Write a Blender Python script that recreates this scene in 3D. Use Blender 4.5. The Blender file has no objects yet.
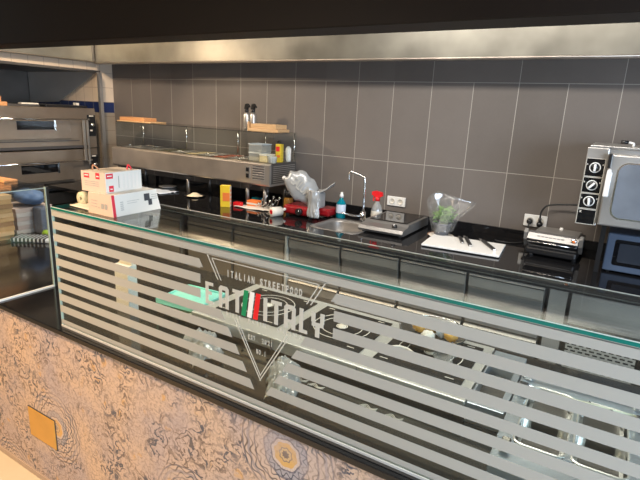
import bpy, bmesh, math, random
from mathutils import Vector, Matrix, noise
random.seed(7)
PI = math.pi
COL = bpy.context.scene.collection

# ------------------------------------------------------------------ materials
class NT:
    def __init__(s, name):
        s.m = bpy.data.materials.new(name); s.m.use_nodes = True
        s.t = s.m.node_tree; s.t.nodes.clear()
        s.out = s.t.nodes.new('ShaderNodeOutputMaterial')
    def n(s, typ, **k):
        nd = s.t.nodes.new(typ)
        for a, v in k.items(): setattr(nd, a, v)
        return nd
    def l(s, a, b): s.t.links.new(a, b)
    def val(s, sock, v):
        if hasattr(v, 'default_value') or isinstance(v, bpy.types.NodeSocket): s.l(v, sock)
        else: sock.default_value = v
    def math(s, op, a, b=0.0, c=0.0, clamp=False):
        nd = s.n('ShaderNodeMath', operation=op); nd.use_clamp = clamp
        s.val(nd.inputs[0], a); s.val(nd.inputs[1], b); s.val(nd.inputs[2], c)
        return nd.outputs[0]
    def mix(s, f, a, b):
        nd = s.n('ShaderNodeMix', data_type='RGBA')
        s.val(nd.inputs[0], f)
        for i, v in ((6, a), (7, b)):
            if isinstance(v, tuple): v = (*v, 1) if len(v) == 3 else v
            s.val(nd.inputs[i], v)
        return nd.outputs[2]
    def coord(s):
        tc = s.n('ShaderNodeTexCoord'); sp = s.n('ShaderNodeSeparateXYZ')
        s.l(tc.outputs['Object'], sp.inputs[0])
        return tc.outputs['Object'], sp.outputs
    def noise(s, vec, scale, detail=2.0, rough=.5, stretch=None):
        if stretch:
            mp = s.n('ShaderNodeMapping'); s.l(vec, mp.inputs[0]); mp.inputs['Scale'].default_value = stretch; vec = mp.outputs[0]
        nd = s.n('ShaderNodeTexNoise'); s.l(vec, nd.inputs['Vector'])
        nd.inputs['Scale'].default_value = scale; nd.inputs['Detail'].default_value = detail; nd.inputs['Roughness'].default_value = rough
        return nd.outputs[0]
    def ramp(s, f, lo, hi):
        nd = s.n('ShaderNodeMapRange'); s.val(nd.inputs[0], f)
        nd.inputs[1].default_value = lo; nd.inputs[2].default_value = hi
        return nd.outputs[0]
    def bsdf(s, color=None, rough=.5, metal=0., spec=.5, **k):
        b = s.n('ShaderNodeBsdfPrincipled')
        if color is not None:
            if isinstance(color, tuple): color = (*color[:3], 1)
            s.val(b.inputs['Base Color'], color)
        s.val(b.inputs['Roughness'], rough); s.val(b.inputs['Metallic'], metal)
        s.val(b.inputs['Specular IOR Level'], spec)
        for a, v in k.items(): s.val(b.inputs[a.replace('_', ' ')], v)
        return b
    def done(s, sh):
        s.l(sh.outputs[0] if hasattr(sh, 'outputs') else sh, s.out.inputs[0]); return s.m
    def bump(s, b, h, strength=.3, dist=.002):
        bp = s.n('ShaderNodeBump'); s.l(h, bp.inputs['Height'])
        bp.inputs['Strength'].default_value = strength; bp.inputs['Distance'].default_value = dist
        s.l(bp.outputs[0], b.inputs['Normal'])

def plain(name, c, rough=.5, metal=0., spec=.5, var=.12, scale=12., **k):
    t = NT(name); v, _ = t.coord()
    f = t.noise(v, scale, 3.)
    col = t.mix(f, tuple(x*(1-var) for x in c), tuple(min(1, x*(1+var)) for x in c))
    return t.done(t.bsdf(col, rough, metal, spec, **k))

def steel(name, c=(.55, .54, .52), rough=.28, stretch=(1, 1, 40), blot=.25, scale=6, metal=.85):
    t = NT(name); v, _ = t.coord()
    f = t.noise(v, scale, 4., .6, stretch); g = t.noise(v, 3.5, 3.)
    col = t.mix(t.ramp(g, .3, .7), tuple(x*(1-blot) for x in c), c)
    r = t.math('ADD', t.math('MULTIPLY', f, .14), t.math('ADD', t.math('MULTIPLY', g, .14), rough-.12))
    b = t.bsdf(col, r, metal); t.bump(b, f, .08, .001)
    return t.done(b)

def glassy(name, tint=(.93, .97, .95), ior=1.5, extra=0.):
    """clear pane: see-through plus Fresnel reflection on each face"""
    t = NT(name)
    tr = t.n('ShaderNodeBsdfTransparent'); tr.inputs[0].default_value = (*tint, 1)
    gl = t.n('ShaderNodeBsdfGlossy'); gl.inputs['Roughness'].default_value = .02
    lw = t.n('ShaderNodeLayerWeight'); lw.inputs[0].default_value = .5
    f0 = ((ior-1)/(ior+1))**2
    f = t.math('ADD', t.math('MULTIPLY', t.math('POWER', lw.outputs['Facing'], 5.), 1-f0), f0+extra, clamp=True)
    mx = t.n('ShaderNodeMixShader'); t.l(f, mx.inputs[0]); t.l(tr.outputs[0], mx.inputs[1]); t.l(gl.outputs[0], mx.inputs[2])
    return t.done(mx)

def film(name, c, opac=.85, trans=.4, rough=.5, gloss=.0):
    """vinyl or plastic film: diffuse + translucent, partly see-through"""
    t = NT(name)
    d = t.n('ShaderNodeBsdfDiffuse'); d.inputs[0].default_value = (*c, 1)
    tl = t.n('ShaderNodeBsdfTranslucent'); tl.inputs[0].default_value = (*c, 1)
    m1 = t.n('ShaderNodeMixShader'); m1.inputs[0].default_value = trans
    t.l(d.outputs[0], m1.inputs[1]); t.l(tl.outputs[0], m1.inputs[2])
    g = t.n('ShaderNodeBsdfGlossy'); g.inputs['Roughness'].default_value = rough
    m3 = t.n('ShaderNodeMixShader'); m3.inputs[0].default_value = gloss
    t.l(m1.outputs[0], m3.inputs[1]); t.l(g.outputs[0], m3.inputs[2])
    tr = t.n('ShaderNodeBsdfTransparent')
    m2 = t.n('ShaderNodeMixShader'); m2.inputs[0].default_value = opac
    t.l(tr.outputs[0], m2.inputs[1]); t.l(m3.outputs[0], m2.inputs[2])
    return t.done(m2)

def wall_tile():
    t = NT('taupe_wall_tiles'); v, (x, y, z) = t.coord()
    top = t.math('GREATER_THAN', z, 2.05)
    def line(c, period, off, w):
        f = t.math('FRACT', t.math('DIVIDE', t.math('ADD', c, off), period))
        d = t.math('MULTIPLY', t.math('ABSOLUTE', t.math('SUBTRACT', f, .5)), period)
        return t.math('GREATER_THAN', d, period/2-w)
    lx1 = line(x, .3, 30.0, .0022); lx2 = line(x, .6, 30.0, .0018)
    lx = t.math('ADD', t.math('MULTIPLY', lx1, t.math('SUBTRACT', 1., top)), t.math('MULTIPLY', lx2, top))
    lz = line(z, .6, 12-1.45, .0018)
    g = t.math('MAXIMUM', lx, lz)
    cell = t.n('ShaderNodeCombineXYZ')
    t.l(t.math('FLOOR', t.math('DIVIDE', x, .3)), cell.inputs[0]); t.l(t.math('FLOOR', t.math('DIVIDE', t.math('SUBTRACT', z, .25), .6)), cell.inputs[2])
    wn = t.n('ShaderNodeTexWhiteNoise'); t.l(cell.outputs[0], wn.inputs[0])
    n1 = t.noise(v, 3., 5., .6); n2 = t.noise(v, 60., 2.)
    m = t.math('ADD', t.math('MULTIPLY', n1, .6), t.math('ADD', t.math('MULTIPLY', wn.outputs[0], .45), t.math('MULTIPLY', n2, .15)))
    c = t.mix(m, (.112, .098, .088), (.178, .157, .142))
    c = t.mix(g, c, (.40, .37, .33))
    b = t.bsdf(c, .42, 0., .4); t.bump(b, t.math('ADD', t.math('MULTIPLY', n2, .2), t.math('MULTIPLY', g, -1.)), .3, .001)
    return t.done(b)

def small_tile(name, c, grout, px=.15, pz=.15, rough=.35):
    t = NT(name); v, (x, y, z) = t.coord()
    def line(cc, period):
        f = t.math('FRACT', t.math('DIVIDE', t.math('ADD', cc, 30.), period))
        return t.math('GREATER_THAN', t.math('MULTIPLY', t.math('ABSOLUTE', t.math('SUBTRACT', f, .5)), period), period/2-.003)
    g = t.math('MAXIMUM', line(t.math('ADD', x, y), px), line(z, pz))
    n = t.noise(v, 8., 3.)
    cc = t.mix(n, tuple(k*.85 for k in c), c)
    return t.done(t.bsdf(t.mix(g, cc, grout), rough))

def pattern_panel():
    t = NT('ornate_patchwork_panel'); v, (x, y, z) = t.coord()
    S = .42
    ux = t.math('DIVIDE', t.math('SUBTRACT', x, -.083), S)      # object origin at X=1.0
    uz = t.math('DIVIDE', t.math('SUBTRACT', z, .57), S)
    fx = t.math('FLOOR', ux); fz = t.math('FLOOR', uz)
    u = t.math('SUBTRACT', t.math('SUBTRACT', ux, fx), .5); w = t.math('SUBTRACT', t.math('SUBTRACT', uz, fz), .5)
    cell = t.n('ShaderNodeCombineXYZ'); t.l(fx, cell.inputs[0]); t.l(fz, cell.inputs[1])
    wn = t.n('ShaderNodeTexWhiteNoise'); t.l(cell.outputs[0], wn.inputs[0]); h = wn.outputs[0]
    # wobble gives the worn hand-drawn line
    nz = t.n('ShaderNodeTexNoise'); t.l(v, nz.inputs['Vector']); nz.inputs['Scale'].default_value = 22; nz.inputs['Detail'].default_value = 3
    wob = t.math('MULTIPLY', t.math('SUBTRACT', nz.outputs[0], .5), .03)
    r = t.math('ADD', t.math('SQRT', t.math('ADD', t.math('MULTIPLY', u, u), t.math('MULTIPLY', w, w))), wob)
    a = t.math('ARCTAN2', w, u)
    # A: medallion with coloured bands and petals
    pet = t.math('MULTIPLY', t.math('SINE', t.math('MULTIPLY', a, 8.)), .0045)
    rp = t.math('ADD', r, pet)
    cr = t.n('ShaderNodeValToRGB'); cr.color_ramp.interpolation = 'CONSTANT'; t.l(t.math('MULTIPLY', rp, 2.), cr.inputs[0])
    bands = [(0, (.16, .12, .10)), (.05, (.60, .42, .20)), (.09, (.20, .15, .12)), (.11, (.64, .38, .10)), (.20, (.62, .52, .46)), (.25, (.12, .12, .16)), (.275, (.34, .34, .38)), (.38, (.12, .12, .16)), (.41, (.58, .46, .38)), (.50, (.58, .46, .38)), (.56, (.16, .14, .16)), (.59, (.56, .44, .36)), (.68, (.30, .27, .29)), (.74, (.58, .46, .38)), (.80, (.14, .13, .16)), (.83, (.55, .43, .36))]
    for i, (p, c_) in enumerate(bands):
        e = cr.color_ramp.elements[i] if i < 2 else cr.color_ramp.elements.new(p)
        e.position = p; e.color = (*c_, 1)
    fine = t.math('SINE', t.math('ADD', t.math('MULTIPLY', r, 120.), t.math('MULTIPLY', t.math('SINE', t.math('MULTIPLY', a, 16.)), 2.2)))
    A = t.math('MULTIPLY', t.ramp(fine, .35, .8), t.ramp(r, .10, .16))
    # B: scroll leaves from warped voronoi cells
    dv = t.n('ShaderNodeVectorMath', operation='MULTIPLY_ADD'); t.l(nz.outputs[1], dv.inputs[0]); dv.inputs[1].default_value = (.09, 0, .09); t.l(v, dv.inputs[2])
    vo = t.n('ShaderNodeTexVoronoi', feature='DISTANCE_TO_EDGE'); t.l(dv.outputs[0], vo.inputs['Vector']); vo.inputs['Scale'].default_value = 17
    vf = t.n('ShaderNodeTexVoronoi'); t.l(dv.outputs[0], vf.inputs['Vector']); vf.inputs['Scale'].default_value = 15; vf.voronoi_dimensions = '3D'
    dl = t.n('ShaderNodeVectorMath', operation='SUBTRACT'); t.l(dv.outputs[0], dl.inputs[0])
    pc = t.n('ShaderNodeVectorMath', operation='SCALE'); t.l(vf.outputs['Position'], pc.inputs[0]); pc.inputs['Scale'].default_value = 1.
    t.l(pc.outputs[0], dl.inputs[1]); ds = t.n('ShaderNodeSeparateXYZ'); t.l(dl.outputs[0], ds.inputs[0])
    ang = t.math('ARCTAN2', ds.outputs[2], ds.outputs[0])
    curl = t.math('SINE', t.math('ADD', t.math('MULTIPLY', ang, 2.), t.math('MULTIPLY', vf.outputs['Distance'], 15.)))
    B = t.math('MAXIMUM', t.math('MULTIPLY', t.math('SUBTRACT', 1., t.ramp(vo.outputs['Distance'], .01, .06)), .5), t.math('MULTIPLY', t.ramp(curl, .45, .7), .95))
    # C: small lattice
    vs = t.n('ShaderNodeTexVoronoi', feature='DISTANCE_TO_EDGE'); t.l(dv.outputs[0], vs.inputs['Vector']); vs.inputs['Scale'].default_value = 48
    Cc = t.math('SUBTRACT', 1., t.ramp(vs.outputs['Distance'], .02, .14))
    isA = t.math('MAXIMUM', t.math('LESS_THAN', h, .16), t.math('LESS_THAN', t.math('ADD', t.math('ABSOLUTE', fx), t.math('ABSOLUTE', fz)), .5)); isC = t.math('GREATER_THAN', h, .74)
    inside = t.math('LESS_THAN', r, .43)
    isA = t.math('MULTIPLY', isA, inside)
    pat = t.math('ADD', t.math('MULTIPLY', A, isA), t.math('MULTIPLY', t.math('SUBTRACT', 1., isA),
          t.math('ADD', t.math('MULTIPLY', Cc, isC), t.math('MULTIPLY', B, t.math('SUBTRACT', 1., isC)))))
    fade = t.ramp(t.noise(v, 6., 4., .6), .42, .56)
    pat = t.math('MULTIPLY', pat, t.math('ADD', t.math('MULTIPLY', fade, .75), .22))
    base = t.mix(t.ramp(t.noise(v, 4., 4.), .35, .65), (.62, .46, .34), (.46, .385, .38))
    base = t.mix(t.math('MULTIPLY', t.ramp(t.noise(v, 90., 3., .7), .5, .62), .55), base, (.25, .19, .17))
    warm = t.math('MULTIPLY', t.ramp(vf.outputs['Distance'], .28, .12), t.ramp(t.noise(v, 7., 2.), .48, .6))
    base = t.mix(t.math('MULTIPLY', warm, .75), base, (.62, .36, .12))
    base = t.mix(t.math('MULTIPLY', isA, t.math('ADD', t.math('MULTIPLY', fade, .45), .40)), base, cr.outputs[0])
    c = t.mix(pat, base, t.mix(t.ramp(t.noise(v, 11., 2.), .45, .55), (.07, .08, .11), (.16, .12, .10)))
    seam = t.math('GREATER_THAN', t.math('MAXIMUM', t.math('ABSOLUTE', u), t.math('ABSOLUTE', w)), .4965)
    c = t.mix(t.math('MULTIPLY', seam, .5), c, (.25, .2, .17))
    return t.done(t.bsdf(c, .55, 0., .3))

def floor_stone():
    t = NT('beige_stone_floor'); v, (x, y, z) = t.coord()
    n = t.noise(v, 2.5, 6., .65)
    f = t.math('FRACT', t.math('DIVIDE', t.math('ADD', x, 30.2), .6)); g = t.math('FRACT', t.math('DIVIDE', t.math('ADD', y, 30.), .6))
    l = t.math('MAXIMUM', t.math('LESS_THAN', f, .006), t.math('LESS_THAN', g, .006))
    c = t.mix(n, (.60, .49, .33), (.72, .62, .45)); c = t.mix(l, c, (.42, .34, .24))
    return t.done(t.bsdf(c, .25))

def granite(name='black_granite', rough=.045):
    t = NT(name); v, _ = t.coord()
    n = t.noise(v, 260., 2., .7); m = t.noise(v, 3., 2.)
    c = t.mix(t.ramp(n, .6, .75), (.008, .008, .009), (.035, .035, .036))
    return t.done(t.bsdf(c, t.math('ADD', t.math('MULTIPLY', m, .05), rough-.02), 0., .6))

def perforated(name):
    t = NT(name); v, (x, y, z) = t.coord()
    row = t.math('FLOOR', t.math('DIVIDE', z, .018))
    off = t.math('MULTIPLY', t.math('FRACT', t.math('MULTIPLY', row, .5)), 1.)
    fx = t.math('FRACT', t.math('ADD', t.math('DIVIDE', x, .034), off)); fz = t.math('FRACT', t.math('DIVIDE', z, .018))
    hole = t.math('MULTIPLY', t.math('LESS_THAN', t.math('ABSOLUTE', t.math('SUBTRACT', fx, .5)), .33), t.math('LESS_THAN', t.math('ABSOLUTE', t.math('SUBTRACT', fz, .5)), .24))
    b = t.bsdf(t.mix(hole, (.62, .59, .53), (.01, .01, .01)), .42, t.math('MULTIPLY', t.math('SUBTRACT', 1., hole), .5))
    return t.done(b)

def wood(name, a=(.50, .30, .14), b_=(.68, .45, .24), st=(2, 30, 30), rough=.5):
    t = NT(name); v, _ = t.coord()
    n = t.noise(v, 4., 4., .6, st)
    return t.done(t.bsdf(t.mix(t.ramp(n, .3, .7), a, b_), rough))

def layered(name, a, b_, p=.012):
    t = NT(name); v, (x, y, z) = t.coord()
    n = t.noise(v, 5., 2.)
    f = t.math('FRACT', t.math('ADD', t.math('DIVIDE', z, p), t.math('MULTIPLY', n, .8)))
    return t.done(t.bsdf(t.mix(t.ramp(f, .1, .5), a, b_), .8))

M = {}
M['tile'] = wall_tile()
M['cream_tile'] = small_tile('cream_wall_tile', (.78, .66, .52), (.50, .40, .32))
M['navy_tile'] = small_tile('navy_wall_tile', (.015, .03, .12), (.2, .2, .2))
M['grey_tile'] = small_tile('greige_wall_tile', (.36, .31, .25), (.25, .2, .16))
M['panel'] = pattern_panel()
M['floor'] = floor_stone()
M['kfloor'] = plain('dark_kitchen_floor', (.05, .045, .04), .4)
M['granite'] = granite()
M['granite_front'] = granite('black_granite_counter', .10)
M['steel'] = steel('brushed_steel', (.62, .60, .57), .36)
M['satin'] = steel('satin_drawer_steel', (.60, .56, .51), .46, (1, 40, 40), .2, 6, .6)
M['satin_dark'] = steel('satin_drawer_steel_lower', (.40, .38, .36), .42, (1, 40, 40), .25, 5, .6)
M['doorsteel'] = steel('fridge_door_steel', (.36, .31, .25), .42, (40, 1, 1), .2, 5, .6)
M['range'] = steel('bright_range_steel', (.80, .79, .76), .34, (1, 30, 30), .12, 5, .7)
M['alu'] = plain('aluminium_rail', (.74, .74, .70), .35, .3, var=.04)
M['steel_h'] = steel('brushed_steel_long', (.72, .64, .56), .36, (1, 40, 40))
M['hood'] = steel('hood_steel', (.38, .365, .315), .36, (1.5, 30, 30), .35, 3)
M['oven_steel'] = steel('oven_steel', (.36, .30, .24), .36, (30, 1, 30), .25, 6, .75)
M['niche'] = steel('niche_shade_grey', (.62, .60, .56), .5, (1, 1, 20), .1, 4, .3)  # grey for the shaded part of the niche side wall
M['appliance'] = steel('grey_appliance_metal', (.30, .29, .28), .4, (1, 30, 30), .15, 6, .7)
M['dark_steel'] = steel('dark_steel', (.22, .21, .20), .35)
M['chrome'] = plain('chrome', (.8, .8, .8), .09, 1., var=.03)
M['film_steel'] = steel('blue_film_steel', (.66, .73, .82), .30, (20, 20, 1), .15)
M['bulk'] = plain('dark_bulkhead', (.010, .006, .004), .5, 0., .25)
M['ceil'] = plain('dark_ceiling', (.05, .045, .04), .8)
M['ceil_k'] = plain('kitchen_ceiling', (.35, .33, .30), .8)
M['black'] = plain('black_plastic', (.012, .012, .013), .3)
M['blackg'] = plain('black_glass', (.006, .006, .007), .04)
M['hobglass'] = plain('ceramic_hob_glass', (.010, .010, .011), .35, 0., .25)
M['rubber'] = plain('black_rubber', (.02, .02, .02), .6)
M['white'] = plain('white_plastic', (.78, .77, .74), .35, var=.04)
M['offwhite'] = plain('white_card', (.70, .66, .58), .65, var=.04)
M['peach'] = plain('peach_card', (.72, .52, .40), .65, var=.05)
M['paper'] = plain('paper', (.74, .68, .60), .8, var=.05)
M['red'] = plain('red_enamel', (.24, .008, .012), .18)
M['redp'] = plain('red_print', (.65, .03, .05), .5)
M['green'] = plain('flag_green', (.0, .24, .09), .5)
M['flagwhite'] = plain('flag_white', (.85, .84, .80), .5, var=.03)
M['flagred'] = plain('flag_red', (.75, .01, .015), .5)
M['yellow'] = plain('yellow_card', (.80, .55, .03), .45)
M['orange'] = plain('orange_print', (.80, .20, .04), .5)
M['ink'] = plain('dark_print', (.05, .05, .055), .6)
M['greyink'] = plain('grey_print', (.40, .38, .34), .6)
M['teal'] = plain('teal_liquid', (.0, .20, .26), .12, var=.1)
M['ltblue'] = plain('pale_label', (.60, .68, .80), .5)
M['amber'] = plain('amber_liquid', (.45, .22, .04), .2)
M['blue'] = plain('blue_paper', (.13, .22, .40), .6, var=.35, scale=25)
M['navy'] = plain('slate_paper', (.14, .17, .24), .6, var=.3, scale=25)
M['lime'] = plain('lime_plastic', (.25, .45, .03), .4)
M['leaf'] = plain('leaf_green', (.20, .38, .09), .45, var=.5, scale=30)
M['mint'] = plain('mint_plastic', (.30, .78, .66), .35)
M['cream'] = plain('cream_plastic', (.66, .66, .50), .4)
M['potgrey'] = plain('grey_pot', (.10, .11, .13), .35)
M['terra'] = plain('terracotta', (.45, .22, .12), .6)
M['mw'] = plain('blue_grey_enamel', (.10, .135, .20), .25, .3)
M['copper'] = plain('orange_plate', (.62, .34, .07), .40, .3)
M['kick'] = plain('beige_skirting', (.42, .32, .24), .5)
M['wood'] = wood('light_wood')
M['wood2'] = wood('orange_wood', (.50, .22, .08), (.75, .40, .18))
M['card'] = layered('stacked_card', (.20, .10, .04), (.62, .40, .18), .016)
M['whitecard'] = layered('stacked_white_card', (.32, .24, .20), (.72, .66, .60), .02)
M['food'] = plain('orange_packet', (.70, .38, .08), .35, var=.4, scale=40)
M['powder'] = plain('pale_powder', (.75, .66, .48), .9)
M['glass'] = glassy('clear_glass', (.93, .97, .95), 1.5, .012)
M['shelf_glass'] = glassy('shelf_glass', (.90, .95, .93), 1.5, .03)
M['sglass'] = glassy('case_glass', (.95, .97, .965), 1.42)
M['edge'] = plain('green_glass_edge', (.006, .15, .12), .12, var=.25)
M['edge_pale'] = plain('pale_glass_edge', (.62, .74, .68), .15, var=.1)
M['frost'] = film('frosted_vinyl', (.52, .515, .47), .93, .25)
M['frostline'] = film('frosted_vinyl_line', (.68, .67, .60), .95, .25)
M['bag'] = film('clear_plastic_bag', (.80, .80, .78), .30, .3, .15, .45)
M['sleeve'] = film('clear_flower_sleeve', (.80, .82, .82), .13, .3, .10, .6)
M['whitebag'] = film('white_plastic_wrap', (.42, .43, .43), .93, .25, .25, .12)
M['tub'] = film('clear_tub', (.65, .66, .66), .55, .3, .15, .2)
M['vent'] = perforated('perforated_steel')
M['tomato'] = plain('red_food', (.40, .08, .03), .5, var=.5, scale=60)
M['olive'] = plain('dark_food', (.10, .09, .04), .5, var=.5, scale=60)
M['cheese'] = plain('pale_food', (.62, .50, .28), .6, var=.2, scale=60)
M['trayglass'] = plain('smoked_door_glass', (.035, .04, .05), .08)
M['doorglass'] = plain('grey_door_glass', (.16, .18, .21), .12, var=.4, scale=6)

# ------------------------------------------------------------------ mesh building (world coordinates)
class MB:
    def __init__(s): s.bm = bmesh.new()
    def _mk(s, vs, fs, mi=0, smooth=False):
        bv = [s.bm.verts.new(v) for v in vs]; out = []
        for f in fs:
            try:
                fc = s.bm.faces.new([bv[i] for i in f]); fc.material_index = mi; fc.smooth = smooth; out.append(fc)
            except ValueError: pass
        return bv, out
    def box(s, x0, x1, y0, y1, z0, z1, b=0., mi=0, mt=None, seg=2):
        x0, x1 = sorted((x0, x1)); y0, y1 = sorted((y0, y1)); z0, z1 = sorted((z0, z1))
        vs = [Vector(p) for p in ((x0,y0,z0),(x1,y0,z0),(x1,y1,z0),(x0,y1,z0),(x0,y0,z1),(x1,y0,z1),(x1,y1,z1),(x0,y1,z1))]
        if mt: vs = [mt @ v for v in vs]
        bv, fs = s._mk(vs, [(0,3,2,1),(4,5,6,7),(0,1,5,4),(1,2,6,5),(2,3,7,6),(3,0,4,7)], mi)
        if b > 0:
            es = set(e for f in fs for e in f.edges)
            bmesh.ops.bevel(s.bm, geom=list(es), offset=b, segments=seg, profile=.5, affect='EDGES')
        return s
    def prism(s, pts, axis, a, b, mi=0, smooth=False):
        """closed polygon pts (2-D) extruded along axis from a to b"""
        def P(p, h):
            if axis == 'y': return (p[0], h, p[1])
            if axis == 'x': return (h, p[0], p[1])
            return (p[0], p[1], h)
        n = len(pts); vs = [P(p, a) for p in pts]+[P(p, b) for p in pts]
        fs = [tuple(range(n)), tuple(range(2*n-1, n-1, -1))]
        s._mk(vs, fs, mi)
        s._mk(vs, [(i, (i+1) % n, n+(i+1) % n, n+i) for i in range(n)], mi, smooth)
        return s
    def cyl(s, c, r, h, axis='z', n=24, mi=0, r2=None, mt=None):
        r2 = r if r2 is None else r2
        prof = [(0, 0), (r, 0), (r2, h), (0, h)]
        return s.lathe(prof, c, axis, n, mi, mt, flat=True)
    def lathe(s, prof, c, axis='z', n=24, mi=0, mt=None, flat=False, a0=0., a1=2*PI):
        c = Vector(c); full = abs(a1-a0-2*PI) < 1e-6; rings = []
        def P(r, h, a):
            x, y = r*math.cos(a), r*math.sin(a)
            v = {'z': Vector((x, y, h)), 'y': Vector((x, h, y)), 'x': Vector((h, x, y))}[axis]
            if mt: v = mt @ v
            return c+v
        N = n if full else n+1
        for r, h in prof:
            if r < 1e-6: rings.append([s.bm.verts.new(P(0, h, 0))])
            else: rings.append([s.bm.verts.new(P(r, h, a0+(a1-a0)*i/n)) for i in range(N)])
        for k in range(len(rings)-1):
            A, B = rings[k], rings[k+1]
            cap = abs(prof[k][1]-prof[k+1][1]) < 1e-7
            for i in range(n):
                j = (i+1) % N
                q = [A[i % len(A)], A[j % len(A)], B[j % len(B)], B[i % len(B)]]
                u = []
                for v in q:
                    if v not in u: u.append(v)
                if len(u) > 2:
                    try:
                        f = s.bm.faces.new(u); f.material_index = mi; f.smooth = not (flat and cap)
                    except ValueError: pass
        return s
    def tube(s, pts, r, n=10, mi=0, closed=False, sub=4):
        P = [Vector(p) for p in pts]
        if sub > 1 and len(P) > 2:
            Q = []
            m = len(P)
            for i in range(m-1 if not closed else m):
                p0 = P[(i-1) % m] if (closed or i > 0) else P[i]; p1 = P[i]; p2 = P[(i+1) % m]
                p3 = P[(i+2) % m] if (closed or i+2 < m) else p2
                for k in range(sub):
                    t = k/sub
                    Q.append(.5*((2*p1)+(-p0+p2)*t+(2*p0-5*p1+4*p2-p3)*t*t+(-p0+3*p1-3*p2+p3)*t**3))
            if not closed: Q.append(P[-1])
            P = Q
        R = r if callable(r) else (lambda t: r)
        m = len(P); rings = []; up = None
        for i, p in enumerate(P):
            d = (P[(i+1) % m]-P[i-1]) if closed else (P[min(i+1, m-1)]-P[max(i-1, 0)])
            d.normalize()
            if up is None: up = d.orthogonal().normalized()
            up = (up-d*up.dot(d)).normalized(); w = d.cross(up)
            rr = R(i/max(1, m-1))
            rings.append([s.bm.verts.new(p+(up*math.cos(2*PI*k/n)+w*math.sin(2*PI*k/n))*rr) for k in range(n)])
        for i in range(m if closed else m-1):
            A, B = rings[i], rings[(i+1) % m]
            for k in range(n):
                f = s.bm.faces.new((A[k], A[(k+1) % n], B[(k+1) % n], B[k])); f.smooth = True; f.material_index = mi
        if not closed:
            for ring in (rings[0][::-1], rings[-1]):
                f = s.bm.faces.new(ring); f.material_index = mi
        return s
    def sphere(s, c, r, sx=1, sy=1, sz=1, n=20, mi=0, disp=0., freq=5., mt=None):
        g = bmesh.ops.create_icosphere(s.bm, subdivisions=4 if n > 20 else 3, radius=1.)
        for v in g['verts']:
            k = 1.
            if disp: k += disp*(noise.noise(v.co*freq+Vector(c)*7)+.5*noise.noise(v.co*freq*2.3))
            p = Vector((v.co.x*r*sx*k, v.co.y*r*sy*k, v.co.z*r*sz*k))
            if mt: p = mt @ p
            v.co = p+Vector(c)
        for v in g['verts']:
            for f in v.link_faces: f.smooth = True; f.material_index = mi
        return s
    def sheet(s, fn, nu, nv, th=.0006, mi=0):
        """grid surface fn(u,v)->point with real thickness"""
        P = [[Vector(fn(i/nu, j/nv)) for j in range(nv+1)] for i in range(nu+1)]
        top = [[None]*(nv+1) for _ in range(nu+1)]; bot = [[None]*(nv+1) for _ in range(nu+1)]
        for i in range(nu+1):
            for j in range(nv+1):
                a = P[min(i+1, nu)][j]-P[max(i-1, 0)][j]; b = P[i][min(j+1, nv)]-P[i][max(j-1, 0)]
                nn = a.cross(b); nn = nn.normalized() if nn.length > 1e-9 else Vector((0, 0, 1))
                top[i][j] = s.bm.verts.new(P[i][j]+nn*th*.5); bot[i][j] = s.bm.verts.new(P[i][j]-nn*th*.5)
        def F(q):
            f = s.bm.faces.new(q); f.smooth = True; f.material_index = mi
        for i in range(nu):
            for j in range(nv):
                F((top[i][j], top[i+1][j], top[i+1][j+1], top[i][j+1])); F((bot[i][j+1], bot[i+1][j+1], bot[i+1][j], bot[i][j]))
        for i in range(nu):
            F((top[i+1][0], top[i][0], bot[i][0], bot[i+1][0])); F((top[i][nv], top[i+1][nv], bot[i+1][nv], bot[i][nv]))
        for j in range(nv):
            F((top[0][j], top[0][j+1], bot[0][j+1], bot[0][j])); F((top[nu][j+1], top[nu][j], bot[nu][j], bot[nu][j+1]))
        return s
    def text(s, body, x0, x1, y, z0, z1, bold=.0, depth=.0006, mi=0, mt=None, slant=0.):
        cu = bpy.data.curves.new('t', 'FONT'); cu.body = body; cu.size = 1.; cu.offset = bold; cu.resolution_u = 3; cu.extrude = .01
        ob = bpy.data.objects.new('t', cu); COL.objects.link(ob)
        bpy.context.view_layer.update()
        me = bpy.data.meshes.new_from_object(ob.evaluated_get(bpy.context.evaluated_depsgraph_get()))
        bpy.data.objects.remove(ob); bpy.data.curves.remove(cu)
        xs = [v.co.x for v in me.vertices]; ys = [v.co.y for v in me.vertices]
        if not xs: return s
        ax, bx, ay, by = min(xs), max(xs), min(ys), max(ys)
        vs = []
        for v in me.vertices:
            p = Vector((x0+(v.co.x-ax)/(bx-ax)*(x1-x0), y-(v.co.z/.01)*depth*.5, z0+(v.co.y-ay)/(by-ay)*(z1-z0)))
            vs.append(mt @ p if mt else p)
        s._mk(vs, [tuple(p.vertices) for p in me.polygons], mi)
        bpy.data.meshes.remove(me)
        return s
    def spaced(s, body, x0, x1, y, z0, z1, bold=.0, fill=.62, depth=.0006):
        n = len(body); p = (x1-x0)/(n-1+fill)
        for i, ch in enumerate(body):
            k = .25 if ch in 'I1' else 1.
            if ch == '.':
                s.box(x0+i*p+p*.2, x0+i*p+p*.4, y, y+depth, z0, z0+(z1-z0)*.15); continue
            a = x0+i*p+p*fill*(1-k)/2
            s.text(ch, a, a+p*fill*k, y, z0, z1, bold, depth)
        return s
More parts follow.
